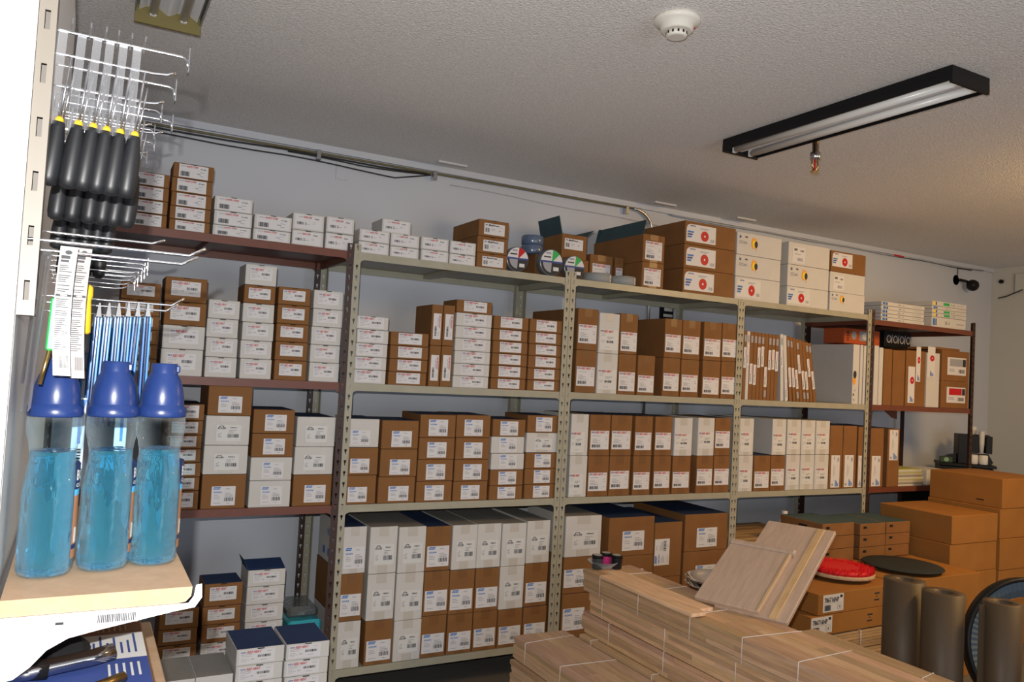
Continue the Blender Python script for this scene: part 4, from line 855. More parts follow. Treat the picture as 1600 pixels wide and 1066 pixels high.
rk = [q for q in COL.objects if q.name.startswith('storage_rack') and q.get('label', '').startswith('brown steel shelving unit at the far')][0]
for sx_ in (.70,): MB().prism([(sx_, 1.466), (sx_ + .16, 1.466), (sx_ + .16, 1.40), (sx_ + .10, 1.41)], .003, 0, Matrix.Translation((0, .40, 0))).build('gusset_bracket', brownm, rk)
# magazines and papers, third shelf of the right brown rack
xm = atY(1401, 750, FRONT + .02).x
z = SZ[2]
for i in range(9):
    h = .0135 if i % 3 else .011; c = [(.62, .60, .5), (.3, .27, .22), (.55, .5, .42), (.45, .43, .2)][i % 4]
    w_ = .30
    o = MB().box(0, 0, 0, w_, .22, h - .0006, 0).build('magazine', mat('magazine_%d' % (i % 4), c, .5), None, (xm + .012 * math.sin(i * 2.1) , FRONT + .03, z)); tag(o, 'magazine in the pile on the third shelf, %s from bottom, right brown rack' % ORD(i + 1), 'magazine', 'magazines on the third shelf'); z += h
o = MB().box(0, 0, 0, .27, .20, .006, 0).build('magazine', mat('magazine_green', (.45, .45, .12), .5), None, (xm, FRONT + .03, z)); tag(o, 'yellow-green magazine on top of the pile, right brown rack', 'magazine', 'magazines on the third shelf')
o = MB().box(0, 0, 0, .26, .22, .11, 0, bev=.004).build('paper_pile', paper2, None, (xm + .34, FRONT + .02, SZ[2])); tag(o, 'white block of papers right of the magazines, right brown rack', 'paper')
# ------------------------------------------------------------------ counter with cup and lid organiser in the corner
ct = empty('counter', (6.02, 3.72, 0)); tag(ct, 'dark counter in the corner beneath the cup organiser', 'counter')
MB().box(0, 0, 0, .85, .52, .93, 0, bev=.003).build('cabinet', black, ct); MB().box(-.02, -.02, .9305, .87, .54, .96, 0, bev=.003).build('worktop', darkbrown, ct)
pc = atY(1514, 700, 3.93); org = empty('cup_organiser', (pc.x, 3.97, .9605), R_(-47)); tag(org, 'black plastic cup and lid organiser in the far corner', 'organiser')
zb = .9605; u = .0034     # metres per photo pixel here
def ob(x0, z0, x1, z1, y0, y1, name='bin', m=black, bev=.003): return MB().box(x0, y0, z0, x1, y1, z1, 0, bev=bev).build(name, m, org)
ob(-.19, 0, .19, .075, -.12, .12, 'base_tray'); ob(-.20, .078, .21, .10, -.13, .12, 'tray_rim')
ob(-.055, .1, .015, .335, -.06, .12, 'cup_column'); ob(.017, .19, .19, .335, .03, .12, 'cup_column')
ob(.017, .19, .095, .33, -.06, .028, 'cup_column'); ob(.145, .19, .19, .33, -.06, .028, 'cup_column')
b = MB(); b.prism([(.02, .101), (.19, .101), (.205, .12), (.17, .185), (.02, .187)], .004, 0, Matrix.Translation((0, -.03, 0))); b.build('divider', black, org)
cup = mat('white_cup', (.75, .73, .68), .5)
def cups(x, y, z, n, label, tilt=0, r=.036, nm='paper_cup_stack', sp=.01):
    o = empty(nm, (0, 0, 0)); o.matrix_world = org.matrix_basis @ Matrix.Translation((x, y, z)) @ Matrix.Rotation(tilt, 4, 'X'); tag(o, label, 'cups')
    for i in range(n): MB().lathe([(r * .7, 0), (r * .95, .075), (r, .077), (r, .08), (r * .93, .08)], 24, 0).build('cup', cup, o, (0, 0, i * sp))
bpy.context.view_layer.update()
cups(.12, -.022, .191, 9, 'tall stack of white paper cups rising from the organiser', 0, .022, sp=.012)
cups(.07, .07, .30, 3, 'short stack of white cups at the organiser back', 0, .034)
for i, x in enumerate((.055, .125)):
    b = MB(); b.lathe([(.03, 0), (.033, .004), (.033, .07), (.028, .075)], 24, 0); o = b.build('lid_stack', cup, None); o.matrix_world = org.matrix_basis @ Matrix.Translation((x, -.07, .103)); tag(o, ['white cup lids in the left bin of the organiser', 'white cup lids in the right bin of the organiser'][i], 'lids')
b = MB(); b.box(-.045, 0, 0, .045, .05, .045, 0, bev=.002); o = b.build('coffee_pod_box', mat('green_card', (.03, .07, .025), .5), None); o.matrix_world = org.matrix_basis @ Matrix.Translation((-.145, -.10, .1015)); tag(o, 'dark green pod box with round mark on the organiser', 'box')
l = LB(); l.disc(.5, .5, .42, .42, 10, 24); l.disc(.5, .5, .33, .33, 9, 24, -.0016); l.disc(.5, .5, .2, .2, 10, 20, -.002); l.disc(.5, .5, .12, .12, 9, 20, -.0024); l.build('round_mark', LMATS, o, (-.02, -.0002, .003), (0, 0, 0), (.04, 1, .04))
b = MB(); b.box(-.05, 0, 0, .05, .06, .03, 0, bev=.002); b.prism([(-.06, .03), (.05, .03), (.05, .07), (-.0, .06)], .06, 0); o = b.build('napkin_holder', black, None); o.matrix_world = org.matrix_basis @ Matrix.Translation((-.11, -.03, .1015)); tag(o, 'black angled holder behind the green pod box', 'holder')
# ------------------------------------------------------------------ ceiling things
lampw = mat('reflector_white', (.80, .81, .84), .3); tubem = mat('lamp_tube', (.82, .80, .76), .25, spec=.6)
def fixture(x0, x1, y0, y1, housing, endm, label, h=.07, cap=1.15):
    o = empty('ceiling_light', (x0, y0, CEIL)); tag(o, label, 'ceiling light'); W = x1 - x0; L = y1 - y0
    MB().box(0, 0, -h * .55, W, L, -.001, 0, bev=.002).build('housing', housing, o)
    b = MB(); n = 2
    for k in range(2):
        c = W * (.27 + .46 * k); q = W * .21
        b.add([(c - q, .012, -h * .82), (c - q * .45, .012, -h * .56), (c - q * .45, L - .012, -h * .56), (c - q, L - .012, -h * .82)], [(0, 3, 2, 1)], 0)
        b.add([(c + q, .012, -h * .82), (c + q * .45, .012, -h * .56), (c + q * .45, L - .012, -h * .56), (c + q, L - .012, -h * .82)], [(0, 1, 2, 3)], 0)
        b.add([(c - q * .45, .012, -h * .555), (c + q * .45, .012, -h * .555), (c + q * .45, L - .012, -h * .555), (c - q * .45, L - .012, -h * .555)], [(0, 3, 2, 1)], 0)
    b.box(W / 2 - W * .02, .012, -h * .82, W / 2 + W * .02, L - .012, -h * .56)
    b.build('reflector', lampw, o)
    for y in (0, L - .012): MB().box(0, y, -h * cap, W, y + .012, -h * .5, 0, bev=.001).build('end_cap', endm, o)
    for x in (0, W - .004): MB().box(x, 0.012, -h, x + .004, L - .012, -h * .5, 0).build('side_rail', housing, o)
    for k in range(2):
        c = W * (.27 + .46 * k); MB().tube([(c, .03, -h * .85), (c, L - .03, -h * .85)], .0145, 16).build('tube', tubem, o)
        for y in (.022, L - .022): MB().box(c - .01, y - .008, -h * 1.1, c + .01, y + .008, -h * .56, 0, bev=.002).build('lamp_holder', whiteenamel, o)
fixture(2.66, 2.885, 1.73, 2.885, black, black, 'unlit two-tube ceiling light with black housing above the right racks', .055)
oliv = mat('olive_metal', (.20, .165, .06), .5)
fixture(.083, .288, 1.75, 2.90, mat('grey_metal', (.28, .28, .27), .4, .3), oliv, 'unlit ceiling light with olive end plate above the hook display', .058, 1.55)
sd = empty('smoke_detector', (1.64, 2.015, CEIL)); tag(sd, 'round white smoke detector on the ceiling', 'smoke detector')
sw = mat('detector_white', (.80, .76, .68), .4)
MB().lathe([(.075, 0), (.075, -.012), (.070, -.018), (.055, -.024), (.052, -.040), (.046, -.044)], 40, 0).build('base', sw, sd)
MB().lathe([(.034, -.0445), (.034, -.056), (.032, -.060), (.026, -.062)], 32, 0).build('sensor_cap', sw, sd)
b = MB()
for i in range(12): a = 2 * math.pi * i / 12; b.box(-.003, .0335, -.055, .003, .0348, -.046, 0, Matrix.Rotation(a, 4, 'Z'))
b.build('vent_slot', dark, sd); MB().lathe([(.003, -.0), (.003, -.003)], 10, 0, Matrix.Translation((.05, -.028, -.026))).build('indicator', redink, sd)
sp = empty('sprinkler_head', (2.93, 2.56, CEIL)); sp.scale = (1.35,) * 3; tag(sp, 'brass and chrome fire sprinkler head behind the black ceiling light', 'sprinkler')
MB().lathe([(.03, 0), (.03, -.006), (.014, -.012)], 24, 0).build('escutcheon', brass, sp); MB().lathe([(.011, -.012), (.011, -.065), (.017, -.066), (.017, -.09), (.010, -.092)], 20, 0).build('body', steel, sp)
for s_ in (-1, 1): MB().tube([(s_ * .012, 0, -.09), (s_ * .016, 0, -.108), (s_ * .004, 0, -.13)], .003, 8).build('frame_arm', brass, sp)
MB().lathe([(.015, -.131), (.016, -.134)], 20, 0).build('deflector', brass, sp); MB().tube([(0, 0, -.09), (0, 0, -.128)], .003, 8).build('heat_bulb', redink, sp)
# ------------------------------------------------------------------ cables and small things on the back wall
cbl = mat('olive_cable', (.16, .14, .075), .5); cbd = mat('dark_cable', (.035, .033, .03), .5); cbw = mat('white_cable', (.5, .5, .5), .5)
def run(name, pts, r, m, label, n=8, sag=()):
    P = []
    for a, b_ in zip(pts[:-1], pts[1:]):
        for k in range(n): t = k / n; P.append(tuple(a[i] + (b_[i] - a[i]) * t for i in range(3)))
    P.append(pts[-1]); P = [(x, y, z - .008 * math.sin(x * 7 + r * 900) * .5) for x, y, z in P]
    o = MB().tube(P, r, 6).build(name, m); tag(o, label, 'cable'); return o
W_ = WALL - .026
run('cable', [(-.5, W_, 2.725), (3.18, W_, 2.738)], .007, cbl, 'thick olive cable running just below the ceiling edge')
run('cable', [(-.5, W_ + .008, 2.71), (1.7, W_ + .008, 2.722)], .005, cbd, 'dark cable along the ceiling edge, upper one at left')
run('cable', [(-.5, W_ + .01, 2.693), (.9, W_ + .01, 2.690), (1.25, W_ + .01, 2.68), (1.5, W_, 2.672), (1.72, W_ + .01, 2.722)], .004, cbd, 'dark cable sagging below the others beside the blank plate', 8)
run('cable', [(.9, W_ + .012, 2.712), (1.3, W_ + .01, 2.705), (1.72, W_ + .012, 2.724)], .004, cbd, 'dark cable sagging slightly above the lowest one')
run('cable', [(1.85, W_ + .014, 2.688), (3.5, W_ + .014, 2.655)], .0025, cbw, 'thin pale cable below the bundle towards the conduit')
run('cable', [(5.6, W_ + .01, 2.742), (6.94, W_ + .01, 2.735)], .005, cbd, 'dark cable leading to the wall camera')
run('cable', [(3.5, W_ + .0, 2.738), (7.1, W_ + .0, 2.742)], .006, mat('painted_pipe', (.42, .43, .45), .5), 'painted pipe at the ceiling edge above the sunflower boxes')
MB_ = MB().box(5.85, W_ - .006, 2.735, 5.98, W_ + .0, 2.747, 0).build('red_cable_tag', redink); tag(MB_, 'red tag on the cable near the ceiling at right', 'tag')
cdt = MB(); pts = [(3.18, W_ + .002, 2.738)] + [(3.18 + .16 * math.sin(a), W_ + .002, 2.738 - .13 * (1 - math.cos(a))) for a in [math.pi / 2 * i / 8 for i in range(1, 9)]] + [(3.345, W_ + .002, 2.4), (3.34, W_ + .002, 1.2)]
o = cdt.tube(pts, .011, 12).build('conduit', mat('conduit_metal', (.5, .5, .5), .3, .8)); tag(o, 'metal conduit bending down the back wall behind the racks', 'conduit')
for x, lab in ((1.06, 'small cable clip holding the bundle near the ceiling, left'), (1.74, 'small cable clip at the end of the sagging cables'), (3.12, 'small cable clip beside the conduit bend')):
    o = MB().box(-.012, -.02, -.03, .012, .0185, .025, 0, bev=.002).build('cable_clip', steel, None, (x, W_ - .012 + .018, 2.722)); tag(o, lab, 'clip')
for x, lab in ((1.80, 'white strip fixed to the ceiling above the sagging cables'), (3.35, 'white strip fixed to the ceiling beside the conduit'), (4.08, 'white strip fixed to the ceiling above the sunflower boxes')):
    o = MB().box(-.09, -.02, -.012, .09, .02, 0, 0, bev=.002).build('ceiling_strip', mat('strip_white', (.6, .6, .62), .5), None, (x, WALL - .13, CEIL - .0005)); tag(o, lab, 'strip')
pa = atY(526, 249, WALL); pb = atY(542, 283, WALL)
o = MB().box(0, -.004, 0, pb.x - pa.x, 0, .11, 0, bev=.002).build('blank_wall_plate', wallm, None, (pa.x, WALL - .0005, pb.z)); tag(o, 'painted blank plate on the back wall above the left racks', 'wall plate')
sg = atY(1042, 488, WALL - .01); sgo = MB().box(-.06, -.008, -.055, .06, 0, .055, 0, bev=.002).build('small_sign', black, None, (sg.x, WALL - .001, sg.z)); tag(sgo, 'small black sign with two white bars on the back wall', 'sign')
l = LB(); l.rect(.3, .56, .9, .78, 5); l.rect(.25, .2, .92, .38, 5); l.build('sign_lettering', LMATS, sgo, (-.06, -.0082, -.055), (0, 0, 0), (.12, 1, .11))
sg = atY(886, 482, WALL - .01); swo = MB().box(-.035, -.008, -.06, .035, 0, .06, 0, bev=.002).build('wall_switch', whiteenamel, None, (sg.x, WALL - .001, sg.z)); tag(swo, 'white wall switch seen beside the beige posts', 'switch')
MB().box(-.012, -.012, -.02, .012, -.0075, .02, 0).build('rocker', mat('switch_grey', (.2, .2, .22), .4), swo)
cp_ = atY(1513, 441, WALL - .08); cm = empty('security_camera', (cp_.x, WALL, cp_.z)); tag(cm, 'black security camera hanging on the back wall near the corner', 'camera')
MB().lathe([(.045, 0), (.045, -.02), (.03, -.035)], 28, 0, Matrix.Translation((-.05, 0, .02)) @ Matrix.Rotation(R_(-90), 4, 'X') @ Matrix.Diagonal((1, 1, -1, 1))).build('wall_mount', black, cm)
MB().tube([(-.05, -.03, .02), (-.02, -.06, .01), (.01, -.08, -.0)], .012, 12).build('arm', black, cm)
b = MB(); b.lathe([(.0, .0), (.03, .004), (.045, .02), (.05, .045), (.045, .07), (.03, .086), (0, .09)], 32, 0, Matrix.Translation((.03, -.06, -.01)) @ Matrix.Rotation(R_(112), 4, 'X'), caps=False); b.build('camera_head', black, cm)
MB().tube([(-.05, -.012, .03), (-.045, -.012, .12)], .003, 6).build('lead', cbd, cm)
al = empty('alarm_sensor', (RIGHT, 4.02, 2.66)); tag(al, 'pale wall sensor with a dark lead on the right wall', 'sensor')
MB().box(-.03, -.05, -.11, 0, .05, .06, 0, bev=.004).build('sensor_body', wallw, al); MB().tube([(-.034, -.02, -.09), (-.03, .12, -.14), (-.01, .2, -.15)], .006, 8).build('lead', cbd, al)
o = MB().lathe([(.018, 0), (.018, .02)], 16, 0, Matrix.Rotation(R_(-90), 4, 'Y')).build('wall_button', black, None, (RIGHT, 4.2, 2.66)); tag(o, 'tiny black button on the right wall near the corner', 'button')
# ------------------------------------------------------------------ the hook display at the left: end panel, slotted upright, hooks, shelf
YD = 1.10
gd = empty('display_fixture', (-.3, YD, 0)); tag(gd, 'white retail display fixture with slotted upright at the left edge', 'display fixture')
xe = atY(41, 250, YD).x; xu = atY(72, 250, YD + .012).x; zu = atY(40, 492, YD).z
def G(b, name, m): return b.build(name, m, gd, (.3, -YD, 0))
G(MB().box(-.75, YD, .0, xe, YD + .02, 2.5, 0, bev=.003), 'end_panel', whiteenamel)
G(MB().box(-.75, YD + .0205, .0, xe - .0, YD + 1.4, 2.5, 0, bev=.003), 'back_panel', whiteenamel)
up = MB(); cream = mat('cream_enamel', (.20, .178, .15), .45)
y0 = YD + .012; cxs = (xe + xu) / 2; hw = .0030; pitch = .066; z = zu
while z < 2.5:
    z1 = z + pitch; a, b_ = z + .018, z + .042
    for q in ((xe + .0005, z, xu, a), (xe + .0005, b_, xu, z1), (xe + .0005, a, cxs - hw, b_), (cxs + hw, a, xu, b_)): up.box(q[0], y0, q[1], q[2], y0 + .002, q[3])
    z = z1
up.box(xu - .002, y0 + .002, zu, xu, y0 + .04, 2.5)
G(up, 'slotted_upright', cream)
G(MB().box(xe + .002, y0 + .03, zu, xu - .003, y0 + .034, 2.5), 'upright_back', mat('upright_inner', (.16, .145, .13), .6))
XB = xe + .004
# shelf with bottles
ZS = 1.303; xt = .147
sh = empty('display_shelf', (0, YD, ZS)); tag(sh, 'pale wood display shelf on a white bracket carrying three bottles', 'shelf')
chip = woodmat('chipboard', (.50, .34, .22), (.42, .28, .17), (5, 5, 5), attr=False)
P = [(-.063, -.02), (xt - .016, -.02), (xt - .007, -.0185), (xt - .001, -.012), (xt, 0), (-.063, 0)]
b = MB(); b.prism(P, .62, 0); b.build('shelf_board', chip, sh, (0, 0, 0))
prof = [(-.075, -.0203), (xt - .004, -.0203), (xt + .002, -.012), (xt + .004, .002), (xt + .011, .003), (xt + .012, -.014), (xt + .004, -.026), (xt - .02, -.029), (.045, -.043), (.01, -.050), (-.012, -.062), (-.028, -.080), (-.044, -.092), (-.075, -.098)]
b = MB(); b.prism(prof[::-1], .002, 0); b.build('bracket', whiteenamel, sh, (0, -.0025, 0))
l = LB(); l.sheet(5); l.bars(.5, .15, .98, .9, 1, 22); l.rect(.0, .3, .1, .55, 1); l.rect(.16, .3, .26, .6, 2); l.build('price_sticker', LMATS, sh, (-.005, -.0022, -.037), (0, 0, 0), (.09, 1, .013))
# bottles
petm = film('bottle_plastic', (.82, .95, .98), .14, .03, .6, (45, .5))
liq = mat('blue_cleaner', (.16, .62, .86), .02, trans=.93, ior=1.33, bump=(4, .8, .03))
for n_ in liq.node_tree.nodes:
    if n_.type == 'TEX_NOISE':
        mp_ = liq.node_tree.nodes.new('ShaderNodeMapping'); mp_.inputs['Scale'].default_value = (5, 5, .9); tc_ = [q for q in liq.node_tree.nodes if q.type == 'TEX_COORD'][0]
        liq.node_tree.links.new(tc_.outputs['Object'], mp_.inputs[0]); liq.node_tree.links.new(mp_.outputs[0], n_.inputs['Vector'])
nt = liq.node_tree; va = nt.nodes.new('ShaderNodeVolumeAbsorption'); va.inputs[0].default_value = (.05, .55, .85, 1); va.inputs[1].default_value = 1.2
nt.links.new(va.outputs[0], nt.nodes['Material Output'].inputs['Volume'])
liq.node_tree.nodes['Principled BSDF'].inputs['Base Color'].default_value = (.18, .72, 1, 1)
capm = mat('blue_cap', (.012, .03, .125), .30, spec=.5)
def bprof(i=0):
    P = [(.024, .0), (.030, .002), (.0325, .008), (.033, .03), (.033, .07), (.0325, .11), (.0312, .135), (.0296, .152), (.0294, .162), (.0305, .172), (.0325, .184), (.033, .196), (.0322, .207)]
    return [(r - i, z + (i if z < .001 else 0)) for r, z in P]
def ringmod(b, base, n, prof):   # organic grip: twist the section so that one side is pinched
    out = []
    for x, y, z in b.v:
        k = math.exp(-((z - .15) / .028) ** 2); a = math.atan2(y, x)
        f = 1 - .13 * k * max(0, math.cos(a - 2.6)) - .05 * k * max(0, math.cos(a - .3))
        g_ = 1 + .012 * math.sin(8 * a) * (z < .12)
        if z < .03: g_ += .02 * math.sin(14 * a) * (z / .03)
        out.append((x * f * g_, y * f * g_ * 1.08, z))
    b.v = out
def bottle(x, y, label):
    o = empty('cleaner_bottle', (x, y, ZS + .0006)); tag(o, label, 'bottle', 'blue cleaner bottles on the display shelf')
    b = MB(); b.lathe(bprof(), 56, 0); ringmod(b, 0, 56, 0); b.build('bottle_body', petm, o)
    p = bprof(.0012); pl_ = [(0.0, .003)] + [q for q in p if q[1] < .165]; pl_ = [(r, max(z, .003)) for r, z in pl_]
    dimp = MB(); dimp.lathe(pl_, 56, 0, caps=False); n = len(dimp.v); dimp.f.append(tuple(range(n - 56, n))); dimp.mi.append(0); dimp.sm.append(False); dimp.tones.append(1)
    ringmod(dimp, 0, 56, 0); dimp.build('blue_liquid', liq, o)
    MB_c = MB().lathe([(.0325, .2072), (.0332, .209), (.0332, .219), (.0300, .2225), (.0290, .225), (.0287, .235), (.0265, .248), (.0228, .260), (.0190, .267), (.0178, .270), (.0175, .281), (.0160, .283)], 48, 0); cp2 = MB_c.build('cap', capm, o)
    b = MB(); b.box(.010, -.008, .270, .0205, .008, .281, 0, bev=.002); b.build('cap_lip', capm, cp2)
    # wrap-round label on the aisle side
    l = LB(); n = 14; r = .0345; a0, a1 = -32, 62
    def strip(z0, z1, mi, rr_=0, s0=a0, s1=a1):
        vs = []
        for q in range(n + 1):
            a = R_(s0 + (s1 - s0) * q / n); vs += [((r + rr_) * math.cos(a), (r + rr_) * math.sin(a) * 1.08, z0), ((r + rr_) * math.cos(a), (r + rr_) * math.sin(a) * 1.08, z1)]
        l.add(vs, [(2 * q, 2 * q + 2, 2 * q + 3, 2 * q + 1) for q in range(n)], mi, True)
    strip(.112, .145, 0); strip(.104, .112, 1); strip(.022, .104, 2); strip(.034, .040, 0, .0003); strip(.042, .062, 3, .0003, -26, -14); strip(.042, .058, 3, .0003, -8, 4)
    vs, fs = textgeo('BONA'); P = [((r + .0005) * math.cos(R_(-29 + 60 * a)), (r + .0005) * math.sin(R_(-29 + 60 * a)) * 1.08, .124 + .014 * b_) for a, b_ in vs]; l.add(P, fs, 3)
    vs, fs = textgeo('CLEANER'); P = [((r + .0005) * math.cos(R_(-29 + 60 * a)), (r + .0005) * math.sin(R_(-29 + 60 * a)) * 1.08, .115 + .005 * b_) for a, b_ in vs]; l.add(P, fs, 3)
    l.build('wrap_label', [mat('label_navy', (.02, .03, .10), .35), mat('label_sky', (.10, .45, .75), .35), mat('label_wood_print', (.36, .16, .07), .35, noise=(60, .3, (1, 1, .2))), paper2], o)
bottle(-.0235, 1.215, 'blue cleaner bottle with navy cap, leftmost of three on the shelf')
bottle(.0455, 1.232, 'blue cleaner bottle with navy cap, middle of three on the shelf')
bottle(.1085, 1.247, 'blue cleaner bottle with navy cap, rightmost, beside the shelf edge')
# hooks
def scan_hook(y, z, L, label, grp='long wire hooks of the display', drop=.03, r=.0019, x0=XB):
    o = empty('wire_hook', (x0, y, z)); tag(o, label, 'hook', grp)
    MB().tube([(-.01, 0, -drop), (.0, 0, -drop), (L * .8, 0, -drop - .001), (L * .9, 0, -drop + .001), (L * .97, 0, -drop + .006)], r, 8).build('prong', chrome, o)
    MB().tube([(.001, 0, -drop), (.0, 0, -.004), (.004, 0, 0), (.012, 0, 0), (L, 0, 0), (L + .008, 0, -.003), (L + .010, 0, -.018)], r, 8).build('upper_arm', chrome, o)
    MB().box(L + .009, -.009, -.022, L + .0105, .009, .012, 0).build('price_plate', steel, o)
    return o
def peg(y, z, L, label, up=.012, r=.002, x0=XB, pair=0):
    o = empty('peg_hook', (x0, y, z)); tag(o, label, 'hook', 'straight peg hooks of the display')
    b = MB(); b.tube([(-.008, 0, 0), (0, 0, 0), (L, 0, 0), (L + .02, 0, up)], r, 8); b.build('peg', chrome, o)
    if pair: MB().tube([(-.008, pair, -.009), (0, pair, -.009), (L * .97, pair, -.009), (L * .97 + .02, pair, up - .009)], r, 8).build('peg', chrome, o)
    return o
a = atY(105, 50, 1.17); scan_hook(1.17, a.z, atY(283, 90, 1.17).x - XB, 'nearest chrome hook at the top, holding the front tools')
a = atY(110, 105, 1.30); scan_hook(1.30, a.z, .158, 'second chrome hook from the top front, just behind the nearest')
for i, (y, z, L) in enumerate(((1.55, None, .15), (1.72, None, .168), (1.95, None, .15), (2.1, None, .16), (2.3, None, .15))):
    scan_hook(y, atY(170, [160, 172, 192, 212, 235][i], y).z, atY([243, 262, 236, 238, 228][i], 175, y).x - XB, 'bare end of a wire hook further back, %s behind the front pair' % ORD(i + 1))
# hand tools in clear sleeves
sleeve = film('clear_sleeve', (.93, .93, .94), .68, .3, 0); yel = mat('yellow_collar', (.62, .38, .015), .4)
def hand_tool():
    o = empty('sleeved_tool', (0, 0, 0))
    b = MB(); b.lathe([(.0055, -.083), (.0100, -.080), (.0118, -.071), (.0122, -.050), (.0108, -.026), (.0082, -.007), (.0072, 0)], 20, 0, Matrix.Identity(4), 1, 1.0); b.build('handle', rubber, o)
    MB().lathe([(.0052, .0003), (.0052, .004), (.0035, .007)], 16, 0).build('collar', yel, o)
    MB().tube([(0, 0, .007), (.0005, 0, .09)], .0016, 8).build('shaft', steel, o); MB().tube([(.004, .002, .007), (.0065, .002, .07)], .0013, 8).build('shaft', steel, o)
    b = MB(); b.box(-.012, -.006, -.004, -.002, .006, .118, 0, Matrix.Rotation(R_(-3), 4, 'Y')); b.build('clear_sleeve', sleeve, o)
    MB().box(-.0062, -.010, .118, -.0042, .010, .1345, 0).build('sleeve_header', film('frosted_film', (.8, .8, .82), .3, .3), o)
    return o
proto = hand_tool(); first = True
pos = []
for px_, py_ in ((92, 191), (122, 197), (145, 201), (166, 206), (187, 210), (210, 214)): p = atY(px_, py_, 1.17); pos.append((p.x, 1.17, p.z, 'front row of the display'))
for px_ in (100, 126, 150, 172, 192, 212): p = atY(px_, 250, 1.36); pos.append((p.x, 1.36, pos[0][2] - .016, 'second row of the display'))
for px_ in (104, 126, 146, 163, 180): p = atY(px_, 270, 1.58); pos.append((p.x, 1.58, pos[0][2] - .035, 'third row of the display'))
for px_ in (112, 132, 150, 168): p = atY(px_, 290, 1.82); pos.append((p.x, 1.82, pos[0][2] - .06, 'fourth row of the display'))
rn = {}
for x, y, z, row in pos:
    o = proto if first else copytree(proto); first = False
    rn[row] = rn.get(row, 0) + 1
    o.location = (x, y, z); o.rotation_euler = (0, R_(random.uniform(3, 6)), 0)
    tag(o, 'black-handled tool in clear sleeve, %s from left in %s' % (ORD(rn[row]), row), 'tool', 'sleeved tools hanging in the %s' % row)
# lower pegs with carded goods
a = atY(70, 374, 1.12); peg(1.13, a.z, atY(297, 377, 1.13).x - XB, 'nearest pair of straight pegs below the black handles', .012, .0021, XB, .03)
peg(1.45, atY(160, 372, 1.45).z, .16, 'straight peg further back beside the nearest pair', .008)
z48 = atY(150, 468, 1.5).z; peg(1.5, z48, atY(268, 478, 1.5).x - XB, 'pair of pegs holding the blue sleeved packs', .014, .0018, XB, .03)
peg(1.72, z48 - .016, .16, 'straight peg holding the far row of blue packs', .01, .0016)
for i in range(5): scan_hook(1.78 + i * .09, atY(190, 410 + i * 7, 1.78 + i * .09).z, atY([222, 218, 214, 209, 205][i], 420, 1.78 + i * .09).x - XB, 'bare wire hook above the blue packs, %s from front' % ORD(i + 1), drop=.02, r=.0015)
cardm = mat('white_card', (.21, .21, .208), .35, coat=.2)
def card(pxl, pxr, y, ytop, ybot, tint, label, lean):
    a = atY(pxl, ytop, y); b_ = atY(pxr, ytop, y); lo = atY((pxl + pxr) / 2, ybot, y); w_ = b_.x - a.x; h = a.z - lo.z
    o = empty('carded_package', (a.x, y, a.z)); tag(o, label, 'package', 'white backing cards on the pegs')
    n = 12; b = MB(); vs = []; fs = []
    for i in range(n + 1):
        t = i / n; xo = -.004 * math.sin(t * 3.1) + .002 * t; yo = .012 * math.sin(t * 2.4); ww = w_ * (1 + .0 * t)
        for dy in (0, .0006): vs += [(xo, yo + dy, -h * t), (xo + ww, yo + dy, -h * t)]
    for i in range(n):
        k = i * 4; fs += [(k, k + 4, k + 5, k + 1), (k + 2, k + 3, k + 7, k + 6), (k, k + 2, k + 6, k + 4), (k + 1, k + 5, k + 7, k + 3)]
    b.add(vs, fs, 0, False); b.build('backing_card', tint, o)
    l = LB()
    l.disc(.5, .955, .2, .016, 1, 16, -.0004)
    def R2(*q): l.rect(*q[:5], 0, -.0004)
    R2(.12, .905, .62, .93, 1); R2(.12, .88, .58, .897, 1); rr_ = random.Random(4)
    zz = .85
    while zz > .2:
        if not .6 < zz < .64: R2(.1, zz, .1 + .75 * rr_.uniform(.5, 1), zz + .006, 1)
        zz -= .0155 if rr_.random() < .8 else .03
    R2(.05, .615, .95, .632, 1); l.text('WARNING', .3, .618, .7, .629, 0, 0, -.0008)
    for i in range(8): R2(.35 + i * .07, .06, .385 + i * .07, .16, 1)
    out = []
    for x, yy, zz_ in l.v:
        t = 1 - zz_; out.append((x * w_ - .004 * math.sin(t * 3.1) + .002 * t, .012 * math.sin(t * 2.4) + yy, -h * t))
    l.v = out; l.build('card_print', LMATS, o)
    return o
card(95, 123, 1.135, 384, 588, cardm, 'white backing card with grey text, nearest on the pegs', 0)
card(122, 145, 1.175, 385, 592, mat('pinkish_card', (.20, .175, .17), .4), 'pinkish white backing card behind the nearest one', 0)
# yellow tool and green scraper hanging beside the cards
yt = atY(136, 470, 1.25); o = empty('yellow_tool', (yt.x, 1.25, yt.z)); tag(o, 'yellow and black handled tool packed behind the pinkish card', 'tool')
MB().lathe([(.006, -.075), (.009, -.07), (.008, -.03), (.0065, 0), (.009, .012), (.0085, .03), (.004, .036)], 18, 0).build('yellow_grip', yel, o); MB().lathe([(.007, -.12), (.0085, -.115), (.008, -.0755)], 18, 0).build('black_grip', rubber, o); o.scale = (.8, .8, .62)
gt = atY(83, 508, 1.15); o = empty('green_tool', (gt.x, 1.15, gt.z)); tag(o, 'slim bright green handled tool left of the white cards', 'tool')
MB().box(-.0055, -.003, -.032, .0055, .003, .034, 0, bev=.002).build('green_grip', mat('bright_green', (.02, .36, .08), .4), o); MB().tube([(.001, 0, .0342), (.004, 0, .095)], .002, 8).build('shaft', steel, o); MB().tube([(-.001, 0, -.0322), (-.007, 0, -.075)], .0025, 8).build('tip', brass, o)
o.rotation_euler = (0, R_(2), 0)
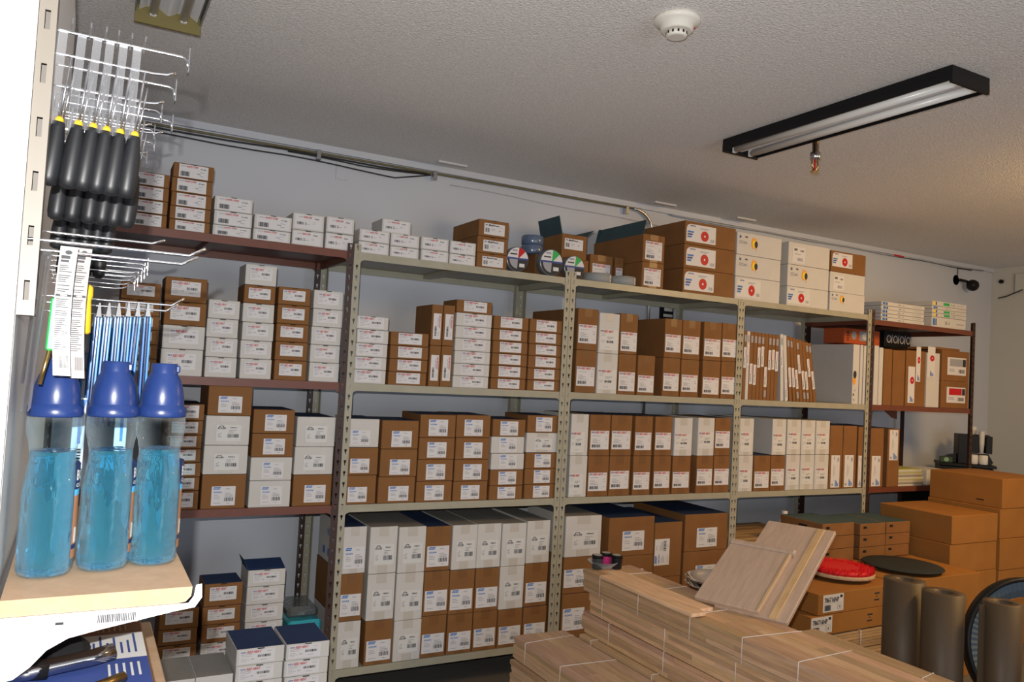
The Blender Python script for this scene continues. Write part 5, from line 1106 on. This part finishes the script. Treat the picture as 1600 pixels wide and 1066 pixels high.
for i, (pxt, yy, pb_) in enumerate(((70, 1.16, 640), (64, 1.20, 600))):
    a = atY(pxt, 395, yy); lo = atY(pxt - 22, pb_, yy); b = MB(); b.box(-.001, -.03, lo.z - a.z, .0, .03, 0, 0); b.box(.006, -.03, lo.z - a.z, .007, .03, 0, 0); b.box(-.001, -.03, -.001, .007, .03, 0.0)
    o = b.build('clear_bag', sleeve, None, (a.x, yy, a.z), (0, R_(3), 0)); tag(o, ['empty-looking clear bag hanging left of the green tool', 'second clear bag hanging behind the leftmost one'][i], 'bag')
# blue sleeved packs
blues = [mat('blue_pack_a', (.015, .11, .32), .3, coat=.5), mat('blue_pack_b', (.03, .22, .50), .3, coat=.5), mat('navy_pack', (.012, .02, .07), .2, coat=.7)]
hdr = mat('white_header_film', (.36, .365, .38), .25, coat=.5)
def blue_pack():
    o = empty('blue_pack', (0, 0, 0))
    b = MB(); b.add([(-.0012, -.012, 0), (.0012, -.012, 0), (.0012, .012, 0), (-.0012, .012, 0), (-.004, -.03, -.024), (.004, -.03, -.024), (.004, .03, -.024), (-.004, .03, -.024)], [(0, 1, 5, 4), (1, 2, 6, 5), (2, 3, 7, 6), (3, 0, 4, 7), (3, 2, 1, 0)], 0); b.build('header', hdr, o)
    b = MB(); b.box(-.0065, -.03, -.20, -.0025, .03, -.0245, 0, bev=.001); b.build('blue_strip', blues[0], o)
    b = MB(); b.box(-.0022, -.034, -.205, .0015, .03, -.0245, 0, bev=.001); b.build('dark_strip', blues[2], o)
    b = MB(); b.box(.0018, -.031, -.20, .0058, .03, -.0245, 0, bev=.001); b.build('light_blue_strip', blues[1], o)
    b = MB(); b.box(-.0072, -.0355, -.207, .0066, -.0350, -.036, 0); b.build('clear_front', film('pack_film', (.9, .93, .97), .2, .1), o)
    return o
bp = blue_pack(); first = True; k = 0
for row, (yy, xs, yz) in enumerate(((1.5, (156, 171, 186, 201, 216, 231), 474), (1.72, (132, 147, 162, 178, 193, 208), 505))):
    for i, px_ in enumerate(xs):
        p = atY(px_, yz, yy); o = bp if first else copytree(bp); first = False
        o.location = (p.x, yy, p.z if row == 0 else z48 - .016); o.rotation_euler = (0, R_(random.uniform(0, 2)), 0)
        tag(o, 'blue and dark sleeved pack, %s from left in the %s row' % (ORD(i + 1), ['near', 'far'][row]), 'package', 'blue sleeved packs on the pegs')
for i, (px_, py_, yy) in enumerate(((126, 622, 1.42), (192, 622, 1.46))):
    p = atY(px_, py_, yy); o = MB().box(-.009, 0, -.13, .009, .006, 0, 0, bev=.001).build('blue_white_packet', [mat('packet_white', (.6, .63, .68), .3)], None, (p.x, yy, p.z)); tag(o, ['blue and white packet seen between left and middle bottles', 'blue and white packet seen between middle and right bottles'][i], 'packet')
    l = LB(); l.add([(.2, -.0008, .98), (1, -.0008, .98), (.75, -.0008, .8), (.45, -.0008, .78)], [(0, 3, 2, 1)], 4); l.rect(.45, .45, .7, .8, 4); l.bars(.2, .1, .8, .4, 1, 9, True); l.build('packet_print', LMATS, o, (-.009, -.0004, -.13), (0, 0, 0), (.018, 1, .13))
# lower shelf, carton and the chrome tool on it
ls = MB().box(-.063, YD - .1, 1.075, .15, YD + .55, 1.095, 0, bev=.002).build('display_shelf', chip); tag(ls, 'lower display shelf beneath the printed carton', 'shelf')
ctn = empty('printed_carton', (-.06, 1.06, 1.0955)); tag(ctn, 'flat brown, white and navy printed carton on the lower display shelf', 'box')
MB().box(0, 0, 0, .172, .42, .082, 0, bev=.002).build('carton_body', [mat('carton_brown', (.22, .10, .045), .5)], ctn)
zc = 1.1785
def yz(px_, py_): return atZ(px_, py_, zc).y - 1.06
l = MB(); zt_ = .0826
def top(x0, y0_, x1, y1_, mi, dz=0, sk=0): l.add([(x0, y0_, zt_ + dz), (x1, y0_ + sk, zt_ + dz), (x1, y1_ + sk, zt_ + dz), (x0, y1_, zt_ + dz)], [(0, 1, 2, 3)], mi)
ya = yz(217, 987); yb = yz(230, 1024)
top(.002, .002, .170, yb, 0); top(.002, yb, .170, ya, 1)
rr_ = random.Random(8)
for i in range(7):
    x = .103 + i * .0088; top(x, yb + .02, x + .003, yb + (ya - yb) * rr_.uniform(.6, .95), 0, .0004)
for i in range(6):
    x = .018 + i * .0088; top(x, yb + .02, x + .003, yb + (ya - yb) * rr_.uniform(.5, .9), 0, .0004)
for i in range(6):
    x = .11 + i * .0075; top(x, ya + .012, x + .0018, ya + .012 + .05 * rr_.uniform(.5, 1), 3, .0004)
for i in range(5):
    x = .12 + i * .009; top(x, yb - .07, x + .003, yb - .02, 1, .0004)
l.build('carton_print', [navyink, paper2, orange, mat('tan_print', (.45, .30, .18), .5)], ctn)
st = empty('clamp_tool', (-.01, 1.17, 1.1795)); tag(st, 'black and chrome hand tool lying on the printed carton', 'tool')
MB().tube([(-.045, 0, .012), (-.02, .0, .014), (.05, .02, .016), (.075, .03, .018)], .0105, 20).build('chrome_barrel', mat('dark_chrome', (.55, .52, .5), .12, 1), st)
MB().tube([(-.052, -.002, .022), (-.03, .002, .016), (.0, .006, .012)], .0125, 18).build('black_jaw', black, st)
b = MB(); b.tube([(-.018, .0, .0268), (-.0175, .0, .027)], .004, 12); b.build('screw', steel, st)
b = MB(); b.box(.0, .03, 0.0, .06, .15, .035, 0, Matrix.Rotation(R_(14), 4, 'Z'), bev=.012); b.build('grip_body', black, st)
b = MB(); b.box(.008, .05, .0352, .055, .062, .0358, 0, Matrix.Rotation(R_(14), 4, 'Z')); b.build('green_stripe', green, st)
b = MB(); b.box(.012, .064, .0352, .03, .08, .0358, 0, Matrix.Rotation(R_(14), 4, 'Z')); b.build('white_mark', paper2, st)
MB().tube([(.02, -.085, .008), (.06, -.07, .012), (.085, -.05, .012)], .006, 12).build('brass_arm', brass, st)
